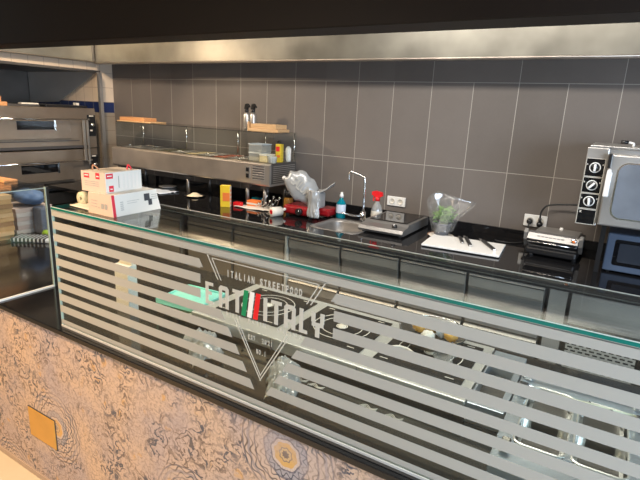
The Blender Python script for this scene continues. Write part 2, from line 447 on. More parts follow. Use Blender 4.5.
    def build(s, name, mats, parent=None, wn=False):
        me = bpy.data.meshes.new(name)
        loc = Vector(parent['_o']) if parent is not None else Vector((0, 0, 0))
        bmesh.ops.recalc_face_normals(s.bm, faces=s.bm.faces)
        for v in s.bm.verts: v.co -= loc
        s.bm.to_mesh(me); s.bm.free()
        for m in (mats if isinstance(mats, (list, tuple)) else [mats]): me.materials.append(M[m] if isinstance(m, str) else m)
        o = bpy.data.objects.new(name, me); COL.objects.link(o)
        if parent is not None:
            o.parent = parent
            o['_o'] = tuple(loc)
        return o

def tag(o, label=None, cat=None, group=None, kind=None):
    for k, v in (('label', label), ('category', cat), ('group', group), ('kind', kind)):
        if v: o[k] = v
    return o
def thing(name, loc, label, cat, group=None):
    o = bpy.data.objects.new(name, None); o.location = loc; o.empty_display_size = .05; COL.objects.link(o)
    o['_o'] = tuple(loc); tag(o, label, cat, group); return o
def solo(name, mb, mats, label, cat, group=None):
    """a thing that is one mesh"""
    return tag(mb.build(name, mats), label, cat, group)
def RZ(a, c=(0, 0, 0)): c = Vector(c); return Matrix.Translation(c) @ Matrix.Rotation(a, 4, 'Z') @ Matrix.Translation(-c)
def XF(c, rx=0, ry=0, rz=0):
    return Matrix.Translation(Vector(c)) @ Matrix.Rotation(rz, 4, 'Z') @ Matrix.Rotation(ry, 4, 'Y') @ Matrix.Rotation(rx, 4, 'X')
def struct(name, mb, mats): return tag(mb.build(name, mats), kind='structure')

W = 1.005      # back worktop height
S = .885       # front counter top height
GY = -2.53     # front glass plane
GT = 1.395     # top of the glass

# ================================================================== room shell
m = MB(); m.box(-5.5, 4.2, -7, -2.5, -.1, 0, mi=0); m.box(-5.5, 4.2, -2.5, .1, -.1, 0, mi=1); struct('floor', m, ['floor', 'kfloor'])
m = MB(); m.box(-5.5, 4.2, -7, -1.9, 2.9, 3.0); m.box(-5.5, 4.2, -1.9, .1, 2.9, 3.0, mi=1); struct('ceiling', m, ['ceil', 'ceil_k'])
m = MB(); m.box(-4.1, 4.2, 0, .1, 0, 2.9); struct('wall_back', m, ['tile'])
m = MB()
m.box(-4.35, -3.0, -.15, 0, 1.80, 2.9)
m.box(-4.35, -3.0, -.15, 0, 1.69, 1.80, mi=1)
m.box(-4.35, -3.0, -.15, 0, 0, 1.69, mi=2)
m.box(-3.1, -3.0, -3.4, -.15, 2.11, 2.9)
m.box(-4.45, -4.35, -3.4, 0, 0, 2.9, mi=3)
m.box(-4.35, -3.0, -3.5, -3.4, 0, 2.9, mi=3)
m.box(-5.5, -5.4, -7, -3.4, 0, 2.9, mi=3)
m.box(-5.5, -4.0, -3.5, -3.4, 0, 2.9, mi=3)
m.box(-4.35, -3.1, -3.4, -.15, 2.11, 2.2, mi=3)
struct('wall_left', m, ['cream_tile', 'navy_tile', 'grey_tile', 'dark_steel'])
M['plaster'] = plain('pale_plaster', (.55, .50, .44), .8)
m = MB(); m.box(4.1, 4.2, -7, -4.6, 0, 2.9); m.box(4.1, 4.2, -2.2, .1, 0, 2.9); m.box(4.1, 4.2, -4.6, -2.2, 0, .9); m.box(4.1, 4.2, -4.6, -2.2, 2.5, 2.9)
struct('wall_right', m, ['plaster'])
m = MB(); m.box(-5.5, 4.2, -7.1, -7, 0, 2.9); struct('wall_front', m, ['plaster'])
m = MB(); m.box(4.1, 4.16, -4.6, -4.54, .9, 2.5); m.box(4.1, 4.16, -2.26, -2.2, .9, 2.5); m.box(4.1, 4.16, -4.6, -2.2, .9, .96); m.box(4.1, 4.16, -4.6, -2.2, 2.44, 2.5); m.box(4.1, 4.16, -3.43, -3.37, .9, 2.5)
struct('window_1', m, ['white'])
m = MB(); m.box(-5.4, 4.1, -2.06, -1.90, 2.087, 2.9, .004); struct('trim_1', m, ['bulk'])
# grey sheet standing in for the niche wall's shaded part, cut along its diagonal
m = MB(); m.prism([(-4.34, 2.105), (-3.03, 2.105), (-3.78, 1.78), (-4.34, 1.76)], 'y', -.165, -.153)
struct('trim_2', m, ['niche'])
m = MB(); m.box(-3.03, -2.995, -3.3, -.15, 2.095, 2.118); struct('trim_3', m, ['dark_steel'])

# ---------------------------------------------------------------- hoods
t = thing('extractor_hood', (0, -.1, 2.18), 'long brushed steel extractor hood over the back worktop and tiled wall', 'hood')
m = MB(); m.prism([(-.27, 2.180), (-.27, 2.62), (0.0, 2.62), (0.0, 2.60), (-.25, 2.60), (-.25, 2.180)], 'x', -2.9, 4.1); m.build('front_panel', 'hood', t)
m = MB(); m.tube([(-2.88, -.276, 2.182), (4.1, -.276, 2.182)], .007, 8, sub=1); m.box(-2.9, 4.1, -.27, -.235, 2.172, 2.182); m.build('rolled_lip', 'steel_h', t)
m = MB(); m.box(-2.9, 4.1, -.235, 0, 2.215, 2.225); m.build('underside', 'dark_steel', t)
for x in (-1.4, .55, 1.45):
    m = MB(); m.cyl((x, -.225, 2.19), .012, .025, n=12); m.build('filter_knob', 'black', t)
t = thing('extractor_hood', (-2.95, -1.8, 2.18), 'greenish steel hood side running above the stacked pizza ovens', 'hood')
m = MB(); m.box(-2.995, -2.90, -3.3, -.275, 2.19, 2.62); m.build('front_panel', 'hood', t)
m = MB(); m.tube([(-2.897, -3.3, 2.192), (-2.897, -.29, 2.192)], .005, 8, sub=1); m.build('rolled_lip', 'steel_h', t)
m = MB(); m.box(-2.9005, -2.897, -.30, -.277, 2.19, 2.62); m.build('corner_joint', 'dark_steel', t)

# ================================================================== front counter
t = thing('bar_counter', (1.0, -2.2, 0), 'long bar counter with ornate patchwork front and black granite top', 'counter')
T0 = t
m = MB(); m.box(-2.98, 4.0, -2.545, -2.50, .03, .862); pn = m.build('front_panel', 'panel', t)
m = MB(); m.box(-2.98, 4.0, -2.552, -2.50, .0, .03, .002); m.build('skirting', 'kick', t)
m = MB(); m.box(-2.98, 4.0, -2.562, -1.62, .862, S, .003); m.build('granite_top', 'granite_front', t)
m = MB(); m.box(-2.98, 4.0, -2.50, -1.72, 0.0, .862); m.build('carcass', 'dark_steel', t)
m = MB(); m.box(-.352, -.142, -2.551, -2.545, .238, .39, .002); hp = m.build('access_plate', 'copper', t); hp['label'] = 'plain orange cover plate'
m = MB(); m.box(-.357, -.137, -2.5475, -2.5453, .233, .395); m.build('plate_rim', 'ink', t)

# ---------------------------------------------------------------- front glass screen with the logo
t = thing('glass_screen', (1.0, GY, S), 'frosted-striped glass screen with EAT ITALY logo on the bar counter', 'glass screen')
X0, X1 = -.035, 2.9
m = MB(); m.box(X0, X1, GY, GY+.010, S+.002, GT-.0105, mi=0)
m.box(X0-.0012, X0, GY, GY+.010, S+.002, GT-.0105, mi=1)
m.build('front_pane', ['glass', 'edge_pale'], t)
m = MB(); m.box(X0, X1, GY+.002, -2.205, GT-.010, GT, mi=0)
m.box(X0, X1, GY-.001, GY+.0018, GT-.0102, GT+.0002, mi=1); m.box(X0, X1, -2.205, -2.2035, GT-.0022, GT+.0006, mi=3); m.box(X0, X1, GY-.001, GY+.0015, GT, GT+.0020, mi=2); m.box(X0, X1, GY-.0012, GY+.0018, GT-.0128, GT-.0103, mi=2); m.box(X0-.002, X0, GY+.002, -2.205, GT-.0102, GT+.0002, mi=1)
m.build('top_shelf', ['shelf_glass', 'edge', 'edge_pale', 'alu'], t)
m = MB(); m.box(X0, X1, GY-.003, GY+.001, S, S+.009, .001); m.box(X0, X1, GY+.010, GY+.014, S, S+.009); m.build('base_rail', 'alu', t)
for x in (X1-.02,):
    m = MB(); m.cyl((x, -2.22, S), .008, GT-.011-S, n=12); m.build('shelf_post', 'chrome', t)
# frosted stripes, cut away round the logo
def halfw(z):
    h = max(0., (z-.913)*.59)
    if 1.187 < z < 1.312: h = max(h, .247)
    return h
CX = 1.014; y0, y1 = GY-.0012, GY-.0004
m = MB(); m.box(X0+.003, X1, y0, y1, 1.360, 1.386)
for k in range(8):
    zt, zb = 1.3385-.0509*k, 1.3078-.0509*k
    br = sorted(set([zt, zb]+[z for z in (1.187, 1.312) if zb < z < zt]))
    for a, b in zip(br, br[1:]):
        e = 1e-5
        wa, wb = halfw(a+e), halfw(b-e)
        m.prism([(X0+.003, a), (CX-wa, a), (CX-wb, b), (X0+.003, b)], 'y', y0, y1)
        m.prism([(CX+wa, a), (X1, a), (X1, b), (CX+wb, b)], 'y', y0, y1)
m.prism([(X0+.003, .918), (X1, .918), (X1, .900), (X0+.003, .900)], 'y', y0, y1)
st = m.build('frosted_stripes', 'frost', t)
def tri_line(m, zt, hw, za, w):
    # outline of a downward triangle with gap where the name crosses
    for sgn in (-1, 1):
        def X(z, off=0): return CX+sgn*(hw*(z-za)/(zt-za)-off)
        for a, b in ((za, 1.172), (1.285, zt)):
            m.prism([(X(a), a), (X(a, w), a), (X(b, w), b), (X(b), b)], 'y', y0, y1)
    m.box(CX-hw, CX+hw, y0, y1, zt-w*.8, zt)
m = MB(); tri_line(m, 1.362, .219, .990, .0038); m.build('logo_outer_triangle', 'frostline', t)
m = MB(); tri_line(m, 1.352, .199, 1.006, .0032); m.build('logo_inner_triangle', 'frostline', t)
zl, zh = 1.194, 1.268
for ch, a, b in (('E', .789, .822), ('A', .846, .886), ('T', .902, .940), ('I', 1.022, 1.036), ('T', 1.050, 1.088), ('A', 1.097, 1.137), ('L', 1.150, 1.178), ('Y', 1.190, 1.232)):
    m = MB()
    if ch == 'I': m.box(a, b, y0, y1, zl, zh)
    elif ch == 'E':
        m.box(a, a+.013, y0, y1, zl, zh); m.box(a+.013, b, y0, y1, zl, zl+.011); m.box(a+.013, b, y0, y1, zh-.011, zh); m.box(a+.013, b-.006, y0, y1, 1.226, 1.237)
    elif ch == 'T':
        m.box(a, b, y0, y1, zh-.011, zh); c = (a+b)/2; m.box(c-.007, c+.007, y0, y1, zl, zh-.011)
    elif ch == 'A':
        m.box(a, a+.013, y0, y1, zl, zh-.008); m.box(b-.013, b, y0, y1, zl, zh-.008); m.box(a+.013, b-.013, y0, y1, zh-.014, zh); m.box(a+.013, b-.013, y0, y1, 1.213, 1.223)
        m.prism([(a, zh-.008), (a+.013, zh-.008), (a+.013, zh), (a+.007, zh)], 'y', y0, y1); m.prism([(b, zh-.008), (b-.013, zh-.008), (b-.013, zh), (b-.007, zh)], 'y', y0, y1)
    elif ch == 'L':
        m.box(a, a+.013, y0, y1, zl, zh); m.box(a+.013, b, y0, y1, zl, zl+.011)
    elif ch == 'Y':
        c = (a+b)/2
        m.box(a, a+.013, y0, y1, 1.238, zh); m.box(b-.013, b, y0, y1, 1.238, zh); m.box(a+.002, b-.002, y0, y1, 1.226, 1.238); m.box(c-.007, c+.007, y0, y1, zl, 1.226)
    m.build('logo_letter', 'frostline', t)
for nm, mt_, xt in (('flag_bar_green', 'green', .951), ('flag_bar_white', 'flagwhite', .974), ('flag_bar_red', 'flagred', .997)):
    m = MB(); m.prism([(xt-.014, 1.190), (xt+.003, 1.190), (xt+.014, 1.275), (xt-.003, 1.275)], 'y', y0-.0002, y1); fb = m.build('flag_bar', mt_, t)
    fb['label'] = nm.split('_')[-1]+' bar of the flag'
m = MB(); m.spaced('ITALIAN', .879, .987, y0, 1.302, 1.325, .03); m.build('logo_tagline', 'frostline', t)
m = MB(); m.spaced('STREETFOOD', 1.008, 1.156, y0, 1.302, 1.325, .03); m.build('logo_tagline', 'frostline', t)
for wd, a, b in (('PIZZA', .876, .935), ('PANINI', .965, 1.045), ('SPECIALS', 1.072, 1.160)):
    m = MB(); m.spaced(wd, a, b, y0, 1.172, 1.187, .02); m.build('logo_small_text', 'frostline', t)
for wd, a, b, z in (('EST.', .966, 1.002, 1.118), ('2021', 1.018, 1.058, 1.118), ('NO.1', .998, 1.034, 1.078)):
    m = MB(); m.spaced(wd, a, b, y0, z, z+.017, .02); m.build('logo_date', 'frostline', t)

# ---------------------------------------------------------------- side glass of the left display case
t = thing('glass_screen', (-.5, -2.4, S), 'clear glass side pane in dark edging left of striped screen', 'glass screen')
m = MB(); m.box(-.504, -.496, -2.548, -2.285, S+.004, 1.386); m.build('pane', 'sglass', t)
m = MB(); m.box(-.505, -.495, -2.285, -2.281, S, 1.395); m.build('edge_post', 'edge_pale', t)
m = MB(); m.box(-.506, -.494, -2.281, -2.268, S, 1.395); m.build('edge_seal', 'rubber', t)
m = MB(); m.box(-.506, -.494, -2.548, -2.285, S, S+.008); m.build('base_rail', 'white', t)
m = MB(); m.box(-2.6, -.494, -2.548, -2.277, 1.387, 1.395); m.build('top_pane', 'sglass', t)
m = MB(); m.box(-.4958, -.494, -2.548, -2.277, 1.388, 1.392); m.build('top_edge', 'edge_pale', t)

# ================================================================== back worktop and what is under it
t = thing('granite_worktop', (0, -.45, W), 'polished black granite worktop along the grey tiled wall', 'worktop')
sx0, sx1, sy0, sy1 = .03, .40, -.70, -.33
m = MB()
m.box(-2.88, sx0, -.93, -.002, W-.03, W); m.box(sx1, 3.2, -.93, -.002, W-.03, W)
m.box(sx0, sx1, -.93, sy0, W-.03, W); m.box(sx0, sx1, sy1, -.002, W-.03, W)
m.build('slab', 'granite', t)
m = MB(); m.box(-2.88, 3.2, -.022, -.002, W, 1.065, .002); m.build('upstand', 'granite', t)

def fridge_drawers(x0, cols, w, label):
    t = thing('refrigerated_counter', (x0+cols*w/2, -.5, 0), label, 'fridge', 'refrigerated counter units under the black worktop')
    x1 = x0+cols*w
    m = MB()
    if x0 < .1:
        m.box(x0+.002, x1-.002, -.88, -.02, .12, .845); m.box(x0+.002, x1-.002, -.88, -.74, .845, .972)
    else: m.box(x0+.002, x1-.002, -.88, -.02, .12, .972)
    m.build('carcass', 'dark_steel', t)
    for c in range(cols):
        a, b = x0+c*w+.010, x0+(c+1)*w-.010
        for z0, z1 in ((.672, .965), (.37, .66)):
            m = MB(); m.box(a, b, -.905, -.882, z0, z1, .003); d = m.build('drawer', 'satin_dark', t)
            m = MB(); m.prism([(-.9055, z1-.085), (-.918, z1-.070), (-.922, z1-.012), (-.914, z1), (-.9055, z1)], 'x', a, b); m.build('grip_panel', 'satin', d)
            m = MB(); m.box(a, b, -.9245, -.9215, z1-.014, z1-.009); m.build('handle_lip', 'chrome', d)
    for x in (x0+.06, x1-.06):
        m = MB(); m.cyl((x, -.82, 0), .02, .12, n=14); m.build('leg', 'chrome', t)
    return t
fridge_drawers(.82, 2, .412, 'steel drawer fridge unit beneath the white chopping board')
fridge_drawers(.0, 2, .41, 'steel drawer fridge unit beneath the sink and induction plate')
def fridge_doors(x0, cols, w, label):
    t = thing('refrigerated_counter', (x0+cols*w/2, -.5, 0), label, 'fridge', 'refrigerated counter units under the black worktop')
    x1 = x0+cols*w
    m = MB(); m.box(x0+.002, x1-.002, -.88, -.02, .12, .972); m.build('carcass', 'dark_steel', t)
    for c in range(cols):
        a, b = x0+c*w+.012, x0+(c+1)*w-.012
        m = MB(); m.box(a, b, -.915, -.882, .16, .93, .004); d = m.build('door', 'doorsteel', t)
        m = MB(); m.box(a, b, -.918, -.9155, .905, .911); m.box(b-.006, b, -.918, -.9155, .17, .905); m.build('door_trim', 'chrome', d)
        m = MB(); m.box(a, b, -.905, -.882, .935, .970); m.build('fascia', 'doorsteel', t)
    for x in (x0+.06, x1-.06):
        m = MB(); m.cyl((x, -.82, 0), .02, .12, n=14); m.build('leg', 'chrome', t)
fridge_doors(-.98, 2, .48, 'two-door steel fridge unit beneath the red meat slicer')
m = MB(); m.box(-.022, -.006, -.925, -.875, .02, .972); solo('aluminium_strip', m, 'alu', 'pale vertical strip between two refrigerated units below the slicer', 'strip')
fridge_doors(-2.0, 2, .48, 'two-door steel fridge unit beneath the topping fridge left half')
t = thing('refrigerated_counter', (2.0, -.5, 0), 'steel compressor cabinet with slotted vent beneath the microwave', 'fridge', 'refrigerated counter units under the black worktop')
m = MB(); m.box(1.65, 2.60, -.88, -.02, .12, .972); m.build('carcass', 'dark_steel', t)
m = MB(); m.box(1.66, 1.745, -.905, -.882, .14, .965); m.build('side_strip', 'satin', t)
m = MB(); m.box(1.775, 2.09, -.91, -.882, .50, .78); m.build('vent_grille', 'vent', t)
m = MB(); m.prism([(-.905, .80), (-.918, .95), (-.905, .965), (-.882, .965), (-.882, .80)], 'x', 1.765, 2.55); m.build('fascia', 'satin', t)
m = MB(); m.box(2.095, 2.14, -.908, -.882, .52, .72); m.build('control_panel', 'black', t)
m = MB(); m.box(1.775, 2.55, -.90, -.882, .14, .48); m.build('lower_panel', 'satin', t)
for x in (1.72, 2.5):
    m = MB(); m.cyl((x, -.82, 0), .02, .12, n=14); m.build('leg', 'chrome', t)

# ---------------------------------------------------------------- sink and tap
t = thing('sink', (.21, -.52, W), 'round-cornered steel sink sunk in the black worktop', 'sink')
def rrect(x0, x1, y0, y1, r, n=6):
    out = []
    for cx, cy, a in ((x1-r, y1-r, 0), (x0+r, y1-r, PI/2), (x0+r, y0+r, PI), (x1-r, y0+r, 1.5*PI)):
        for i in range(n+1): out.append((cx+r*math.cos(a+PI/2*i/n), cy+r*math.sin(a+PI/2*i/n)))
    return out
m = MB(); rings = []
for inset, z, rr in ((-.022, W+.001, .05), (-.020, W+.004, .05), (0.0, W+.003, .10), (.006, W-.02, .10), (.02, W-.13, .08), (.06, W-.145, .06)):
    rings.append([m.bm.verts.new((x, y, z)) for x, y in rrect(sx0+.012+inset, sx1-.012-inset, sy0+.012+inset, sy1-.012-inset, rr)])
for A, B in zip(rings, rings[1:]):
    for i in range(len(A)):
        f = m.bm.faces.new((A[i], A[(i+1) % len(A)], B[(i+1) % len(A)], B[i])); f.smooth = True
m.bm.faces.new(rings[-1]); m.build('bowl', 'appliance', t)
m = MB(); m.lathe([(0, 0), (.03, 0), (.034, .003), (.02, .004), (0, .002)], (.21, -.52, W-.145)); m.build('drain', 'chrome', t)
t = thing('faucet', (.245, -.27, W), 'thin chrome swan-neck tap behind the sink', 'faucet')
m = MB(); m.lathe([(0, 0), (.028, 0), (.028, .02), (.020, .035), (.020, .075), (0, .08)], (.245, -.27, W)); m.build('base', 'chrome', t)
m = MB(); m.tube([(.245, -.27, 1.07), (.243, -.27, 1.20), (.240, -.27, 1.325), (.225, -.272, 1.345), (.160, -.30, 1.372), (.138, -.31, 1.375), (.128, -.315, 1.355), (.128, -.315, 1.31)], .0085, 12); m.build('spout', 'chrome', t)
m = MB(); m.tube([(.245, -.285, 1.050), (.20, -.33, 1.05), (.13, -.40, 1.075)], lambda u: .010-.004*u, 10); m.build('lever', 'chrome', t)
m = MB(); m.sphere((.245, -.285, 1.055), .024, n=12); m.build('valve', 'chrome', t)

# ---------------------------------------------------------------- bottles
t = thing('soap_bottle', (.06, -.29, W), 'teal washing-up liquid bottle with pale cap by the sink', 'bottle')
m = MB(); m.lathe([(0, 0), (.034, 0), (.038, .006), (.038, .10), (.034, .125), (.014, .150), (.013, .165), (0, .165)], (.06, -.29, W)); m.build('body', 'teal', t)
m = MB(); m.lathe([(.0388, .045), (.0388, .112)], (.06, -.29, W), a0=-PI*.8, a1=PI*.05); m.build('label_sticker', 'ltblue', t)
m = MB(); m.lathe([(0, .165), (.016, .165), (.016, .185), (.011, .19), (.010, .205), (0, .206)], (.06, -.29, W)); m.build('cap', 'white', t)
t = thing('spray_bottle', (.32, -.20, W), 'clear spray bottle with bright red trigger head beside the tap', 'bottle')
c = (.325, -.20, W)
m = MB(); m.lathe([(0, 0), (.040, 0), (.043, .008), (.042, .09), (.030, .125), (.016, .145), (.015, .16), (0, .16)], c); m.build('body', 'tub', t)
m = MB(); m.lathe([(.0436, .02), (.0436, .085)], c, a0=-PI*.85, a1=0); m.build('label_sticker', 'offwhite', t)
m = MB(); m.cyl((c[0], c[1], W+.16), .018, .03, n=16); m.prism([(c[0]-.045, W+.205), (c[0]-.045, W+.228), (c[0]-.02, W+.236), (c[0]+.035, W+.228), (c[0]+.040, W+.20), (c[0]+.018, W+.188), (c[0]-.015, W+.188)], 'y', c[1]-.014, c[1]+.014)
m.build('trigger_head', 'flagred', t)
m = MB(); m.tube([(c[0]-.022, c[1], W+.20), (c[0]-.034, c[1], W+.18), (c[0]-.032, c[1], W+.155)], .005, 8); m.build('trigger', 'flagred', t)
t = thing('sauce_jar', (-.447, -.28, W), 'amber jar with black lid left of the red slicer', 'jar')
m = MB(); m.lathe([(0, 0), (.038, 0), (.040, .01), (.040, .085), (.030, .10), (0, .10)], (-.447, -.28, W)); m.build('body', 'amber', t)
m = MB(); m.cyl((-.447, -.28, W+.1), .032, .05, n=20); m.build('lid', 'black', t)

# ---------------------------------------------------------------- meat slicer, wrapped in white plastic
t = thing('meat_slicer', (-.16, -.40, W), 'red meat slicer with blade side wrapped in white plastic', 'slicer')
m = MB(); m.box(-.35, -.09, -.50, -.30, W+.012, W+.085, .025, seg=4); m.box(-.10, .015, -.40, -.23, W+.012, W+.075, .022, seg=4); m.build('base', 'red', t)
m = MB(); m.cyl((-.185, -.53, W+.048), .026, .03, 'y', 20); m.build('thickness_dial', 'black', t)
m = MB(); m.cyl((-.185, -.536, W+.048), .009, .008, 'y', 14); m.build('dial_centre', 'chrome', t)
m = MB(); m.cyl((-.325, -.515, W+.048), .011, .014, 'y', 14); m.build('switch', 'white', t)
for x, y in ((-.32, -.47), (-.11, -.47), (-.32, -.33), (-.01, -.27)):
    m = MB(); m.cyl((x, y, W), .014, .014, n=12); m.build('foot', 'rubber', t)
R0 = XF((-.215, -.44, W+.225), rx=-.25, rz=.42, ry=.7)
m = MB()
m.lathe([(0, -.035), (.10, -.03), (.135, -.012), (.142, .0), (.135, .018), (.07, .032), (0, .036)], (0, 0, 0), 'y', 36, 0)
for v in m.bm.verts:
    k = 1+.22*noise.noise(v.co*20)+.1*noise.noise(v.co*55); v.co = R0 @ Vector((v.co.x*k*1.05, v.co.y*k*.9, v.co.z*k*.74))
m.build('blade_guard', 'whitebag', t)
def wrap(u, v):
    a = Vector((-.13, -.47, W+.175)); b = Vector((.035, -.36, W+.285)); c = Vector((-.21, -.33, W+.20)); d = Vector((-.02, -.28, W+.24))
    p = a.lerp(b, u).lerp(c.lerp(d, u), v); p.z += .018*noise.noise(Vector((u*4, v*4, 1)))-.02*math.sin(u*PI); return p
m = MB(); m.sheet(wrap, 18, 10, .004); m.build('carriage_wrap', 'whitebag', t)
def drape(u, v):
    x = -.13+.10*u; z = W+.225-.205*v
    return (x+.018*v+.010*noise.noise(Vector((u*5, v*4, 3))), -.475-.030*math.sin(u*PI)*(1-.4*v)-.028*v+.014*noise.noise(Vector((u*9, v*3, 8))), z)
m = MB(); m.sheet(drape, 16, 20, .002); m.build('hanging_wrap', 'whitebag', t)
m = MB(); m.box(-.16, -.06, -.42, -.32, W+.07, W+.20, .02); m.build('motor_column', 'whitebag', t)
m = MB(); m.tube([(-.30, -.44, W+.27), (-.355, -.47, W+.285)], .012, 10, sub=1); m.sphere((-.36, -.472, W+.286), .017, n=12); m.build('handle_knob', 'white', t)
m = MB(); m.text('SALUMI', -.09, .09, -.0385, -.035, .035, .03, .001)
for v in m.bm.verts: v.co = R0 @ v.co
m.build('wrap_print', 'greyink', t)

# ---------------------------------------------------------------- induction plate
t = thing('induction_plate', (.54, -.33, W), 'silver portable induction plate with black top and front dial', 'cooker')
m = MB(); m.prism([(-.585, W+.012), (-.60, W+.030), (-.585, W+.050), (-.50, W+.062), (-.48, W+.074), (-.10, W+.074), (-.08, W+.060), (-.08, W+.012)], 'x', .37, .70); m.build('housing', 'appliance', t)
m = MB(); m.box(.395, .675, -.465, -.115, W+.0742, W+.079, .002); m.build('ceramic_plate', 'blackg', t)
m = MB(); m.lathe([(0, 0), (.020, 0), (.017, .018), (0, .02)], (.615, -.535, W+.055)); m.build('dial', 'black', t)
m = MB(); m.box(.612, .618, -.552, -.535, W+.073, W+.079); m.build('dial_pointer', 'white', t)
for x in (.40, .67):
    for y in (-.56, -.12):
        m = MB(); m.cyl((x, y, W), .014, .013, n=12); m.build('foot', 'rubber', t)

# ---------------------------------------------------------------- sockets
def socket(x0, x1, z0, z1, label, plugs):
    t = thing('wall_socket', ((x0+x1)/2, 0, (z0+z1)/2), label, 'socket')
    m = MB(); m.box(x0, x1, -.012, -.0005, z0, z1, .004); m.build('plate', 'white', t)
    for k in (.28, .72):
        x = x0+(x1-x0)*k; z = (z0+z1)/2
        m = MB(); m.lathe([(.024, -.0122), (.024, -.0145), (.020, -.0145), (.019, -.0125), (0, -.0124)], (x, 0, z), 'y', 20); r = m.build('outlet', 'offwhite', t)
        if not plugs:
            m = MB(); m.cyl((x-.006, -.0135, z), .0022, .001, 'y', 8); m.cyl((x+.006, -.0135, z), .0022, .001, 'y', 8); m.build('outlet_holes', 'ink', t)
socket(.323, .478, 1.108, 1.183, 'white double wall socket without plugs above the induction plate', False)
socket(1.357, 1.505, 1.103, 1.186, 'white double wall socket with two black plugs in it', True)
t = thing('power_cable', (1.46, -.02, 1.14), 'black plug and cable running right from the wall socket to the oven', 'cable')
m = MB(); m.lathe([(0, -.014), (.020, -.014), (.020, -.04), (.012, -.055), (0, -.056)], (1.463, 0, 1.13), 'y', 16); m.tube([(1.463, -.035, 1.13), (1.462, -.045, 1.175)], .010, 8, sub=1); m.build('plug', 'black', t)
m = MB(); m.tube([(1.462, -.045, 1.17), (1.465, -.05, 1.22), (1.49, -.05, 1.262), (1.54, -.045, 1.278), (1.62, -.05, 1.290), (1.70, -.06, 1.300), (1.78, -.07, 1.31)], .006, 8); m.build('lead', 'rubber', t)
t = thing('power_cable', (1.40, -.02, 1.14), 'black plug and short cable hanging from left outlet to the grill', 'cable')
m = MB(); m.lathe([(0, -.014), (.019, -.014), (.019, -.038), (.010, -.05), (0, -.051)], (1.398, 0, 1.14), 'y', 16); m.build('plug', 'black', t)
m = MB(); m.tube([(1.398, -.045, 1.14), (1.398, -.062, 1.10), (1.400, -.06, 1.03), (1.40, -.10, W+.006), (1.34, -.20, W+.006), (1.25, -.22, W+.006), (1.22, -.20, W+.006)], .005, 8); m.build('lead', 'rubber', t)

# ---------------------------------------------------------------- basil pot in a sleeve
t = thing('potted_basil', (.885, -.34, W+.012), 'green basil plant in grey pot wrapped in clear plastic sleeve', 'plant')
px, py, pz = .885, -.34, W+.012
m = MB(); m.lathe([(0, 0), (.046, 0), (.063, .075), (.068, .078), (.068, .088), (.058, .088), (.056, .075), (0, .073)], (px, py, pz), n=9); m.build('pot', 'potgrey', t)
m = MB()
for i in range(40):
    a = random.uniform(0, 2*PI); rr = random.uniform(.0, .058); top = (px+rr*1.4*math.cos(a), py+rr*1.4*math.sin(a), pz+random.uniform(.13, .21))
    m.tube([(px+rr*.5*math.cos(a), py+rr*.5*math.sin(a), pz+.07), top], .0016, 5, sub=1)
    for k in range(7):
        t_ = random.uniform(.35, 1.); b = random.uniform(0, 2*PI); L = random.uniform(.022, .040)
        p = Vector((px+rr*.5*math.cos(a), py+rr*.5*math.sin(a), pz+.07)).lerp(Vector(top), t_)
        d = Vector((math.cos(b), math.sin(b), random.uniform(-.2, .6))).normalized(); s_ = d.cross(Vector((0, 0, 1))).normalized()*L*.34; up = Vector((0, 0, 1))*L*.10
        q = [p, p+d*L*.35+s_-up, p+d*L*.75+s_*.8, p+d*L-up, p+d*L*.75-s_*.8, p+d*L*.35-s_-up]
        mid = [p+d*L*.35+up, p+d*L*.75+up]
        vs = q+mid; m._mk(vs, [(0, 1, 6), (0, 6, 5), (1, 2, 7, 6), (6, 7, 4, 5), (2, 3, 7), (7, 3, 4)], 0, True)
m.build('foliage', 'leaf', t)
def sleeve(u, v):
    a = 2*PI*u
    r = .066+.055*v**.8+.010*noise.noise(Vector((math.cos(a)*2, math.sin(a)*2, v*3)))
    fl = max(0, math.cos(a+.15))**3*v*v
    return (px+(r*1.0+.095*fl)*math.cos(a), py+r*.85*math.sin(a), pz+.03+(.225+.03*math.cos(a*2+2))*v+.008*noise.noise(Vector((a*2, v*5, 2)))-.0*fl)
m = MB(); m.sheet(sleeve, 40, 14, .0008); m.build('plastic_sleeve', 'sleeve', t)
t = thing('saucer', (.885, -.34, W), 'shallow white and terracotta saucer under the basil pot', 'saucer')
m = MB(); m.lathe([(0, 0), (.06, 0), (.088, .010), (.085, .012), (.058, .005), (.05, .012), (0, .012)], (px, py, W), n=28); m.build('dish', 'paper', t)
m = MB(); m.lathe([(.086, .0125), (.092, .0135), (.091, .009), (.086, .0085)], (px, py, W), n=28, a0=2.2, a1=3.8); m.build('broken_rim', 'terra', t)
def ppr(u, v): return (.85+.11*u-.02*v, -.475+.055*v+.006*math.sin(u*6), W+.0165+.012*math.sin(u*3+1)*v)
